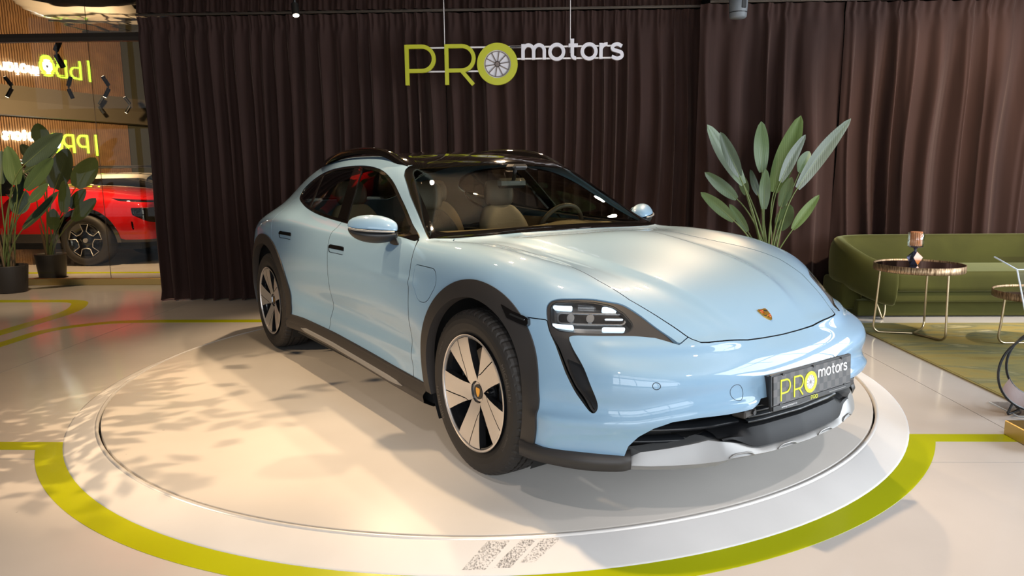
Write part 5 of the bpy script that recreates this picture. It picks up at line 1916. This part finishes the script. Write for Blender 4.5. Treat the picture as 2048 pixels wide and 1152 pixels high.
# ------------------------------------------------------------------ rug, sofa, tables
def rug_mat():
    m, N, L, b = nt('marbled_rug')
    tc = N.new('ShaderNodeTexCoord'); mp = N.new('ShaderNodeMapping'); mp.inputs['Scale'].default_value = (.7, 2.6, 1)
    L.new(tc.outputs['Object'], mp.inputs[0])
    n1 = N.new('ShaderNodeTexNoise'); n1.inputs['Scale'].default_value = 1.6; n1.inputs['Detail'].default_value = 9; n1.inputs['Roughness'].default_value = .62; n1.inputs['Distortion'].default_value = 1.1
    L.new(mp.outputs[0], n1.inputs['Vector'])
    r = N.new('ShaderNodeValToRGB')
    e = r.color_ramp.elements
    e[0].position = .30; e[0].color = (.25, .17, .05, 1); e[1].position = .74; e[1].color = (.52, .45, .27, 1)
    for p, c in ((.42, (.33, .25, .08, 1)), (.50, (.29, .24, .09, 1)), (.57, (.19, .18, .09, 1)), (.64, (.39, .33, .16, 1))):
        q = e.new(p); q.color = c
    L.new(n1.outputs['Fac'], r.inputs[0]); L.new(r.outputs[0], b.inputs['Base Color'])
    b.inputs['Roughness'].default_value = .9; b.inputs['Specular IOR Level'].default_value = .1
    n2 = N.new('ShaderNodeTexNoise'); n2.inputs['Scale'].default_value = 300
    L.new(tc.outputs['Object'], n2.inputs['Vector'])
    bp = N.new('ShaderNodeBump'); bp.inputs['Strength'].default_value = .5; bp.inputs['Distance'].default_value = .004
    L.new(n2.outputs['Fac'], bp.inputs['Height']); L.new(bp.outputs[0], b.inputs['Normal'])
    return m


rug = thing('rug', 'marbled olive green rug lying under the side tables', 'rug', (4.75, .485, 0))
mb = MB(); mb.box((0, 0, .006), (3.24, 2.21, .010), bev=.003); mb.build('rug_pile', rug_mat(), rug)
mb = MB(); mb.box((-1.625, 0, .005), (.012, 2.23, .009), bev=.003); mb.box((0, 1.11, .005), (3.26, .012, .009), bev=.003); mb.box((0, -1.11, .005), (3.26, .012, .009), bev=.003)
mb.build('rug_binding', pbr('rug_edge', (.33, .28, .10), .8), rug)

sofa = thing('sofa', 'green velvet sofa with curved wrap-around back in front of the curtain', 'sofa', (4.6, 2.05, 0))
# shell: plan path from the front of the left arm round the back to the right arm
def sofa_path():
    left = [(3.60, 1.72), (3.46, 1.76), (3.335, 1.87), (3.275, 2.06), (3.29, 2.28), (3.40, 2.47), (3.60, 2.56), (3.95, 2.585), (4.6, 2.59)]
    full = left + [(9.2 - x, y) for x, y in left[-2::-1]]
    return spline(full, 6)


pth = sofa_path()
rows = []
npt = len(pth)
for i, p in enumerate(pth):
    a = pth[max(i - 1, 0)]; b_ = pth[min(i + 1, npt - 1)]
    t = (b_ - a) / np.linalg.norm(b_ - a); nrm = np.array((-t[1], t[0]))      # outward
    if nrm @ (p - np.array((4.6, 1.9))) < 0: nrm = -nrm
    u = min(i, npt - 1 - i) / 34
    ht = .53 + .205 * smooth(np.array(u / .75)) ; bt = .135 + .13 * smooth(np.array(u / .6))
    ht, bt = float(ht), float(bt)
    end = 1.0 if 0 < i < npt - 1 else .92
    prof = [(-.085, bt + .02), (-.095, .30), (-.090, ht - .10), (-.060, ht - .03), (0, ht), (.055, ht - .03), (.085, ht - .12), (.080, .33), (.055, bt + .06), (0, bt), (-.05, bt)]
    rows.append([Vector((p[0] + nrm[0] * d * end, p[1] + nrm[1] * d * end, z)) for d, z in prof])
mb = MB()
mb.grid(rows, closed_v=True)
mb.add(rows[0], [tuple(range(11))]); mb.add(rows[-1], [tuple(range(11))[::-1]])
o = mb.build('sofa_shell', M['sofa'], None, weld=True); o.parent = sofa; o.matrix_parent_inverse = Matrix.Translation((-4.6, -2.05, 0)); subsurf(o, 1)


def local(o, root):
    o.parent = root; o.matrix_parent_inverse = Matrix.Translation(-Vector(root.location)); return o


def cushion(name, x0, x1, y0, y1, z0, z1, r, mat, seed=0, crown=.02):
    """soft block with rounded edges"""
    nx, ny, nz = 26, 10, 5
    bm = bmesh.new()
    bmesh.ops.create_cube(bm, size=1)
    for v in bm.verts:
        v.co = Vector(((x0 + x1) / 2 + v.co.x * (x1 - x0), (y0 + y1) / 2 + v.co.y * (y1 - y0), (z0 + z1) / 2 + v.co.z * (z1 - z0)))
    bmesh.ops.bevel(bm, geom=bm.edges[:], offset=r, segments=4, affect='EDGES', profile=.6)
    me = bpy.data.meshes.new(name); bm.to_mesh(me); bm.free()
    for p in me.polygons: p.use_smooth = True
    me.materials.append(mat)
    o = bpy.data.objects.new(name, me); link(o)
    return o


local(cushion('seat_cushion', 3.62, 5.58, 1.79, 2.50, .255, .445, .055, M['sofa']), sofa)
local(cushion('seat_base', 3.44, 5.76, 1.83, 2.54, .155, .252, .022, M['sofa']), sofa)
local(cushion('plinth', 3.34, 5.86, 1.90, 2.50, .012, .16, .02, M['sofa']), sofa)
local(cushion('arm_base', 3.22, 3.42, 1.98, 2.46, .06, .34, .05, M['sofa']), sofa)
for s_, x_ in ((1, 3.53), (-1, 5.67)):
    mb = MB(); mb.tube(spline([(x_ - .045, 1.84, .15), (x_ - .018, 1.815, .05), (x_, 1.81, .010), (x_ + .018, 1.815, .05), (x_ + .03, 1.84, .15)], 5), .0095, 8)
    local(mb.build('hairpin_leg', M['brass_pale'], None), sofa)


def ribbed_mat():
    m, N, L, b = nt('hammered_bronze_rim')
    tc = N.new('ShaderNodeTexCoord')
    mp = N.new('ShaderNodeMapping'); mp.inputs['Scale'].default_value = (60, 60, 6)
    L.new(tc.outputs['Object'], mp.inputs[0])
    nz = N.new('ShaderNodeTexNoise'); nz.inputs['Scale'].default_value = 2.2; nz.inputs['Detail'].default_value = 3
    L.new(mp.outputs[0], nz.inputs['Vector'])
    r = N.new('ShaderNodeValToRGB'); r.color_ramp.elements[0].position = .38; r.color_ramp.elements[1].position = .62
    r.color_ramp.elements[0].color = (.13, .075, .035, 1); r.color_ramp.elements[1].color = (.52, .36, .22, 1)
    L.new(nz.outputs['Fac'], r.inputs[0]); L.new(r.outputs[0], b.inputs['Base Color'])
    bp = N.new('ShaderNodeBump'); bp.inputs['Strength'].default_value = .8; bp.inputs['Distance'].default_value = .004
    L.new(nz.outputs['Fac'], bp.inputs['Height']); L.new(bp.outputs[0], b.inputs['Normal'])
    b.inputs['Metallic'].default_value = .75; b.inputs['Roughness'].default_value = .42
    return m


M['ribbed'] = ribbed_mat()
M['table_top'] = pbr('black_glass_top', (.010, .007, .006), .06, coat=1)


def side_table(label, loc, R_, H_, rot):
    t = thing('side_table', label, 'side table', loc, rot, None)
    mb = MB(); mb.lathe([(0, H_ - .006), (R_ - .008, H_ - .006)], 64); mb.build('table_top', M['table_top'], t)
    mb = MB(); mb.lathe([(R_ - .008, H_ - .008), (R_ - .006, H_ + .002), (R_, H_ + .002), (R_ + .001, H_ - .05), (R_ - .004, H_ - .056), (R_ - .02, H_ - .056), (0, H_ - .05)], 64); mb.build('table_rim', M['ribbed'], t)
    for k in range(3):
        a = 2 * math.pi * k / 3
        c, s = math.cos(a), math.sin(a)
        q = R_ - .035
        pts = [(c * q * .96, s * q * .96, H_ - .054)] + [(c * (q + .02 * 0) * 1.0 + c * .004 * k_, s * q + s * .004 * k_, z) for k_, z in ((0, .4 * H_), (2, .09))] + \
              [tuple(p) for p in arc3(c, s, q + .010, .055, .05)] + [(c * .01, s * .01, .0095)]
        mb = MB(); mb.tube(pts, .0088, 8); mb.build('table_leg', M['brass_pale'], t)
    return t


def arc3(c, s, q, r, z):
    out = []
    for i in range(6):
        a = math.radians(90 * i / 5)
        out.append((c * (q - r + r * math.cos(a)), s * (q - r + r * math.cos(a)), .0095 + r - r * math.sin(a)))
    return out


side_table('round side table with black top and brass legs, candle holder on it', (3.46, 1.13, .011), .335, .595, math.radians(168))
side_table('lower round side table with brass legs at the right edge of the frame', (4.24, .78, .011), .335, .42, math.radians(180))

# candle holder: faceted amber glass foot, clear cup, ribbed orange candle
ch_ = thing('candle_holder', 'amber faceted glass candle holder with ribbed orange candle on the side table', 'candle holder', (3.405, 1.10, .602))
M['amber'] = pbr('amber_glass', (.85, .24, .03), .05, trans=.45, ior=1.5)
M['dark_glass'] = pbr('smoky_glass', (.10, .10, .16), .05, trans=.5, ior=1.5)
M['clear'] = glass_mat('clear_glass', (.93, .95, .94), .04)
M['candle'] = pbr('orange_candle', (.78, .30, .12), .6)
mb = MB()
P_ = [(.040 * math.cos(math.radians(a)), .040 * math.sin(math.radians(a)), 0) for a in (20, 100, 190, 280)]
Q_ = [(.058 * math.cos(math.radians(a)), .058 * math.sin(math.radians(a)), .062) for a in (-25, 60, 145, 235)]
T_ = [(.022 * math.cos(math.radians(a)), .022 * math.sin(math.radians(a)), .108) for a in (20, 100, 190, 280)]
fs_amber, fs_dark = [], []
for i in range(4):
    j = (i + 1) % 4
    (fs_amber if i % 2 else fs_dark).extend([(i, 4 + j, 4 + i), (i, j, 4 + j), (4 + i, 4 + j, 8 + i), (4 + j, 8 + j, 8 + i)])
mb.mat(0).add(P_ + Q_ + T_, fs_amber + [(3, 2, 1, 0)]); mb.mat(1).add(P_ + Q_ + T_, fs_dark + [(8, 9, 10, 11)])
mb.build('faceted_foot', [M['amber'], M['dark_glass']], ch_)
mb = MB(); mb.lathe([(.010, .108), (.009, .128), (.020, .140), (.052, .146), (.052, .150)], 24); mb.build('cup_stem', M['dark_glass'], ch_)
mb = MB(); mb.lathe([(.0, .150), (.060, .150), (.061, .265), (.057, .265), (.056, .154)], 32); mb.build('glass_cup', M['clear'], ch_)
mb = MB(); rows = []
for z in (.155, .270):
    rows.append([((.042 + .003 * math.cos(18 * a)) * math.cos(a), (.042 + .003 * math.cos(18 * a)) * math.sin(a), z) for a in np.linspace(0, 2 * math.pi, 144, endpoint=False)])
mb.grid(rows, closed_v=True, smooth=False); mb.add(rows[1], [tuple(range(144))])
mb.build('candle', M['candle'], ch_)

# ------------------------------------------------------------------ display stand and magazine rack at the right edge
rk = thing('magazine_rack', 'black wire ring magazine rack with brown leather sling, right edge of frame', 'magazine rack', (3.10, -.85, 0))
mb = MB(); mb.tube([(.245 * math.cos(a), -.035, .255 + .225 * math.sin(a)) for a in np.linspace(0, 2 * math.pi, 48, endpoint=False)], .0072, 8, closed=True); mb.build('wire_ring', M['black'], rk)
mb = MB(); mb.tube([(.11 + .245 * math.cos(a) * .92, .10, .270 + .205 * math.sin(a)) for a in np.linspace(0, 2 * math.pi, 48, endpoint=False)], .0072, 8, closed=True); mb.build('wire_ring', M['black'], rk)
for x_ in (-.13, .16):
    mb = MB(); mb.tube([(x_ - .02, -.035, .075), (x_ - .045, -.04, .020), (x_ - .04, -.04, .0145), (x_ + .07, .04, .0145), (x_ + .09, .10, .02), (x_ + .10, .10, .10)], .0065, 8); mb.build('rack_foot', M['black'], rk)
M['sling'] = pbr('brown_leather', (.10, .032, .014), .5, bump=.1, bscale=90)
rows = []
for a in np.linspace(math.radians(206), math.radians(334), 16):
    rows.append([(.238 * math.cos(a), -.035, .255 + .218 * math.sin(a)), (.05 + .235 * math.cos(a), .03, .25 + .20 * math.sin(a)), (.11 + .22 * math.cos(a), .10, .270 + .198 * math.sin(a))])
mb = MB(); mb.grid(rows); mb.build('leather_sling', M['sling'], rk)

tot = thing('display_totem', 'dark display totem on a brass block with lime lettering at right edge', 'display stand', (2.97, -1.29, 0))
mb = MB(); mb.box((0, 0, .039), (.48, .26, .078), bev=.004); mb.build('brass_base', M['brass'], tot)
mb = MB()
for k in range(4): mb.box((.035, .0, .135 + .112 * k), (.36, .05, .108), bev=.003)
mb.build('totem_panel', pbr('slate_panel', (.035, .034, .033), .35), tot)
k_ = .075
for ch, x0 in (('P', .018), ('R', .418), ('O', .74)):
    mb = MB()
    for p in glyph(ch)[0]:
        stroke(mb, [((x0 + q[0] * .40) * k_, q[1] * .39 * k_) for q in p], .05 * k_, 0, .002, lambda a, b, z: (-.138 + a, -.0255 - z, .092 + b))
    mb.build('letter', M['lime'], tot)
ac = thing('acrylic_lectern', 'clear acrylic sheet holder standing at the right edge above the totem', 'sheet holder', (3.10, -1.00, 0))
M['acrylic'] = glass_mat('acrylic', (.93, .95, .96), .06)
M['acr_edge'] = pbr('acrylic_edge', (.75, .80, .85), .2)
Rm = Matrix.Rotation(math.radians(0), 3, 'X')
mb = MB(); mb.grid([[(-.36, -.12, .86), (.30, -.12, .86)], [(-.37, .05, .905), (.30, .05, .905)]]); mb.grid([[(-.36, -.12, .86), (.30, -.12, .86)], [(-.22, -.04, .55), (.30, -.04, .55)], [(-.08, .03, .10), (.30, .03, .10)], [(-.08, .035, .006), (.30, .035, .006)]])
mb.build('acrylic_sheet', M['acrylic'], ac)
mb = MB(); mb.tube([(-.37, .05, .905), (-.36, -.12, .86), (-.22, -.04, .55), (-.08, .03, .10), (-.08, .035, .006)], .004, 6); mb.tube([(-.36, -.12, .86), (.30, -.12, .86)], .003, 6); mb.build('acrylic_edge', M['acr_edge'], ac)
mb = MB(); mb.box((.10, .08, .0035), (.44, .26, .007), bev=.002); mb.build('acrylic_base', M['acrylic'], rk)
mb = MB(); mb.tube([(-.12, .21, .0055), (-.12, -.05, .0055), (.32, -.05, .0055)], .0035, 6); mb.build('base_edge', M['acr_edge'], rk)

# ------------------------------------------------------------------ the showroom's reflection in the mirror wall, modelled beyond the panes
W0 = Vector((-11.5, 10.5, 0)); WD = Vector((.335, .942, 0)).normalized(); WN = Vector((WD.y, -WD.x, 0))
WL = lambda s, n, z: W0 + WD * s + WN * n + Vector((0, 0, z))
M['wood'] = pbr('oak_slat', (.44, .25, .12), .5, var=.18, vscale=3)
M['wood_back'] = pbr('slat_backing', (.06, .035, .02), .8)
mb = MB()
ang = math.atan2(WD.y, WD.x)
RZ = Matrix.Rotation(ang, 3, 'Z')
o = MB().box(WL(.6, -.06, 1.37), (6.0, .10, 2.74), RZ).build('wall_slatted', M['wood_back']); tag(o, kind='structure')
for k in range(102):
    s = -2.40 + k * .0590
    mb.box(WL(s, .012, 1.365), (.034, .034, 2.73), RZ)
sl = mb.build('slat', M['wood'], o); sl['kind'] = 'stuff'
o = MB().box(WL(2.0, .10, CEIL - .16), (16, .50, .32), RZ).build('trim_30', M['soffit']); tag(o, kind='structure')
o = MB().box(WL(7.0, -.08, 1.5), (6.8, .10, 3.0), RZ).build('wall_grey', pbr('grey_green_wall', (.13, .125, .08), .7)); tag(o, kind='structure')

nsg = thing('neon_sign', 'glowing lime and white mirror-written letters on the slatted wood wall', 'neon sign', WL(2.38, 0, 1.97))
M['neon_lime'] = pbr('neon_lime', (.6, .9, .1), .4, emit=(.42, 1.0, .05), estr=1.9)
M['neon_white'] = pbr('neon_white', (.9, .95, 1), .4, emit=(.72, .90, 1.0), estr=12.0)
nf = lambda x, y, z: tuple(-WD * (x * .92) + WN * (.034 + z) + Vector((0, 0, y * 1.12)))
logo(nf, .03, (M['neon_lime'], M['neon_white'], M['grey']), nsg, scale_w=1.25)
mb = MB(); stroke(mb, [(-.24, -.05), (-.24, .41)], .045, 0, .03, nf); mb.build('letter', M['neon_lime'], nsg)

# ---- track spots under the ceiling film
M['lamp_body'] = pbr('black_lamp', (.010, .009, .008), .4)
M['lamp_glow'] = pbr('lamp_glow', (1, .9, .75), .3, emit=(1, .86, .66), estr=14)


def spot_fixture(label, loc, tilt, az, lit=True, L_=.16):
    t = thing('spotlight', label, 'spotlight', loc, 0, 'ceiling spotlights seen in the glazed wall' if False else None)
    d = Vector((math.sin(tilt) * math.cos(az), math.sin(tilt) * math.sin(az), -math.cos(tilt)))
    MB().cyl((0, 0, 0), (0, 0, -.045), .014, n=10).build('lamp_stem', M['lamp_body'], t)
    p0 = Vector((0, 0, -.045))
    MB().cyl(p0 - d * .02, p0 + d * L_, .036, n=18).build('lamp_barrel', M['lamp_body'], t)
    MB().cyl(p0 + d * (L_ - .002), p0 + d * (L_ + .003), .030, n=18).build('lamp_lens', M['lamp_glow'] if lit else M['black'], t)
    return t


spot_fixture('black ceiling spotlight near the left edge, left of the lettered wall', (-9.46, 8.64, CEIL), .55, math.radians(195))
spot_fixture('black ceiling spotlight hanging just right of the ceiling lettering', (-7.72, 8.82, CEIL), .5, math.radians(190))
spot_fixture('black ceiling spotlight pointing away, below the lime ceiling lettering', (-8.48, 8.82, CEIL), .35, math.radians(60), False)
spot_fixture('unlit black ceiling spotlight far back, left of the last lit one', (-9.94, 12.17, CEIL), .6, math.radians(10), False)
spot_fixture('lit black ceiling spotlight far back beside the curtain edge', (-9.21, 12.14, CEIL), .6, math.radians(190))
spot_fixture('black ceiling spotlight nearest the glazed wall, above the plants', (-6.21, 5.12, CEIL), .5, math.radians(70), False)
spot_fixture('bright ceiling spotlight at the top edge above the dark curtain', (-2.05, 2.50, CEIL), .35, math.radians(-60), True, .10)


# ---- red car (and the pale one behind it): lofted sections, cut like the blue car
def second_car(root, paint, hood_z=1.24, roof_z=1.74, overhang=1.0, detail=True):
    XS = [overhang, overhang - .10, .62, .30, 0, -.40, -.92, -1.30, -1.75, -2.4, -3.1, -3.7, -4.05, -4.15]
    rows = []
    for x_ in XS:
        nose = np.interp(x_, [0, .5, overhang - .1, overhang], [1, .975, .90, .80])
        tail = np.interp(x_, [-4.15, -4.0, -3.4], [.82, .93, 1])
        k = min(nose, tail)
        zr = np.interp(x_, [-4.15, -4.05, -3.7, -3.1, -2.0, -1.55, -1.30, -.92, -.4, 0, .5, overhang - .10, overhang], [1.05, 1.25, 1.50, roof_z - .05, roof_z, roof_z - .05, hood_z + .30, hood_z + .02, hood_z, hood_z - .02, hood_z - .07, hood_z - .15, hood_z - .24])
        cab = smooth(np.array((-.85 - x_) / .4)) * smooth(np.array((x_ + 4.2) / .3))
        ys_ = [.90, .965, .985, .97, .93 - .03 * cab, .80 - .12 * cab, .45, 0]
        sh = min(1.06, zr - .09)
        zs_ = [.36, .55, .80, min(1.0, zr - .14), sh, (zr - .025) if cab < .2 else zr - .09, zr, zr + .012]
        rows.append([(x_, y * (k if j < 6 else 1), z) for j, (y, z) in enumerate(zip(ys_, zs_))])
    pts, faces = [], []
    m = len(rows); q = 8
    for r in rows:
        half_ = r + [(p[0], -p[1], p[2]) for p in r[-2::-1]]
        pts += half_
    w = 2 * q - 1
    for i in range(m - 1):
        for j in range(w - 1):
            faces.append([i * w + j, i * w + j + 1, (i + 1) * w + j + 1, (i + 1) * w + j][::-1])
    faces.append(list(range(w)))
    faces.append([(m - 1) * w + j for j in range(w)][::-1])
    v, f, n_ = subdivide(np.array(pts, float), faces, 3)
    T = np.concatenate([f[:, [0, 1, 2]], f[:, [0, 2, 3]]])
    n_ = renormal(v, T)
    Bd = Surf(v, n_, T).outside(lambda P: .40 - .04 - P[:, 2] - .0)if False else Surf(v, n_, T)
    WBs = -3.10
    ar = lambda c, r: (lambda P: np.maximum(np.hypot(P[:, 0] - c, P[:, 2] - .40) - r, .5 - np.abs(P[:, 1])))
    for c in (0, WBs): Bd = Bd.outside(ar(c, .445))
    bands = []
    for c in (0, WBs):
        b, Bd = Bd.split(ar(c, .505)); bands.append(b)
    low_, Bd = Bd.split(lambda P: P[:, 2] - .50 + .10 * smooth((P[:, 0] - .3) / .3))
    dl = lambda P: np.maximum(poly_sd(rpoly([(-1.02, 1.10), (-1.62, roof_z - .14), (-3.0, roof_z - .15), (-3.62, 1.18), (-3.4, 1.10)], [.03, .12, .12, .1, .05], 5))(P), .45 - np.abs(P[:, 1]))
    gl_, Bd = Bd.cut(dl, .004)
    wsx = lambda P: np.max([P[:, 0] + .98, -1.56 - P[:, 0], np.abs(P[:, 1]) - .70, hood_z - .02 - P[:, 2]], 0)
    wsg, Bd = Bd.cut(wsx, .004)
    if detail:
        slit = lambda P: np.maximum(poly_sd([(.40, 1.060), (.52, 1.045), (1.3, .995), (1.3, .955), (.55, 1.005)])(P), .3 - np.abs(P[:, 1]))
        sl_, Bd = Bd.split(slit)
        itk = lambda P: np.maximum(poly_sd([(.72, .900), (1.3, .900), (1.3, .56), (1.02, .64), (.73, .785)])(P), .25 - np.abs(P[:, 1]))
        ik, Bd = Bd.split(itk)
        slot = lambda P: np.maximum(poly_sd([(.70, .70), (.735, .68), (.735, .56), (.70, .54)])(P), .25 - np.abs(P[:, 1]))
        so, Bd = Bd.split(slot)
        ho_, Bd = Bd.cut(lambda P: np.max([-.86 - P[:, 0], P[:, 0] - overhang + .16, np.abs(P[:, 1]) - .74, 1.0 - P[:, 2]], 0), .006)
        surf_obj('bonnet', ho_, paint, root, .02)
        surf_obj('lamp_slit', sl_.offset(-.02), M['gloss_black'], root, .02)
        surf_obj('front_intake', ik.offset(-.05), M['gloss_black'], root, .05)
        surf_obj('intake_slot', so.offset(-.03), M['gloss_black'], root, .03)
        for y_ in (-.62, .62):
            MB().box((overhang + .012, y_ * .42, .84), (.05, .34, .26), bev=.06).build('kidney_grille', M['gloss_black'], root)
        MB().box((overhang + .035, 0, .62), (.015, .52, .115), bev=.003).build('number_plate', M['white'], root)
    surf_obj('body_shell', Bd, paint, root, .02)
    surf_obj('lower_skirt', low_.offset(.006), M['clad'], root, .04)
    for b in bands: surf_obj('wheel_arch_trim', b.offset(.010), M['gloss_black'], root, .05)
    surf_obj('side_windows', gl_, M['frit'], root, .01)
    surf_obj('windscreen', wsg, M['frit'], root, .01)
    MB().box((-1.55, 0, .42), (4.6, 1.5, .35)).build('underbody', M['gap'], root)
    # wheels
    def wheel2():
        wr = empty('wheel', (0, 0, 0), parent=root)
        Mx = Matrix.Rotation(math.radians(90), 4, 'X')
        mb = MB(); mb.lathe([(.275, .13), (.295, .145), (.345, .150), (.385, .135), (.400, .10), (.400, -.12)], 56, Mx); mb.build('tyre', M['rubber'], wr)
        mb = MB(); mb.lathe([(0, .10), (.08, .10), (.12, .085), (.262, .10), (.272, .132), (.280, .134)], 56, Mx); mb.build('rim', M['alloy_dark'], wr)
        for k in range(5):
            a = math.radians(90 + 72 * k)
            def pt(r, da): return (r * math.cos(a + math.radians(da)), -.128, r * math.sin(a + math.radians(da)))
            mb = MB(); mb.tube([pt(.12, 34), pt(.150, 10), pt(.262, 14), pt(.262, -14), pt(.150, -10), pt(.12, -34)], .0065, 6); mb.build('spoke_edge', M['alloy'], wr)
            mb = MB(); P4 = [Vector(pt(r, d_)) + Vector((0, .004, 0)) for r, d_ in ((.10, 20), (.150, 9), (.262, 13), (.262, -13), (.150, -9), (.10, -20))]
            mb.add(P4, [(0, 1, 2, 3, 4, 5)]); mb.build('spoke', M['gloss_black'], wr)
        mb = MB(); mb.cyl((0, -.11, 0), (0, -.135, 0), .035, n=20); mb.build('hub_cap', M['alloy'], wr)
        return wr
    w0 = wheel2()
    for x_, s_ in ((WBs, -1), (0, 1), (WBs, 1)):
        c = copy_tree(w0, root); c.location = (x_, s_ * .86, .40); c.rotation_euler = (0, .3, 0 if s_ < 0 else math.pi)
    w0.location = (0, -.86, .40)
    for s_ in (1, -1):
        mb = MB(); mb.box((-1.02, s_ * 1.05, 1.16), (.14, .22, .15), bev=.045); mb.build('door_mirror', M['gloss_black'], root)
    return root


M['red_paint'] = flake_paint('red_car_paint', (.52, .006, .010), (.36, .003, .006))
M['red_paint'].node_tree.nodes['Principled BSDF'].inputs['Metallic'].default_value = .15
M['white_paint'] = flake_paint('pale_car_paint', (.62, .58, .52), (.52, .48, .42))
rc = thing('car', 'bright red sport utility car seen through the glazed wall behind the plants', 'car', (-6.70, 7.07, 0), 0)  # a reflection, modelled as a car beyond the panes
second_car(rc, M['red_paint'])
wc = thing('car', 'pale car with a black roof rack parked behind the red one', 'car', (-6.2, 10.6, 0), 0)
second_car(wc, M['white_paint'], 1.10, 1.50, .95, False)
mb = MB()
for y_ in (-.55, .55): mb.box((-2.35, y_, 1.60), (2.0, .05, .04), bev=.01)
for x_ in (-3.2, -2.75, -2.3, -1.85, -1.45): mb.box((x_, 0, 1.59), (.05, 1.1, .03), bev=.008)
mb.build('roof_rack', M['black'], wc)
cb = thing('storage_box', 'grey storage box in a black frame above the pale car', 'box', (-7.55, 10.45, 1.62))
MB().box((0, 0, .10), (.42, .40, .10), bev=.02).build('box_lid', M['spk'], cb)
mb = MB(); mb.box((0, 0, .025), (.50, .46, .05), bev=.008); mb.build('box_frame', M['black'], cb)

bpy.context.view_layer.update()
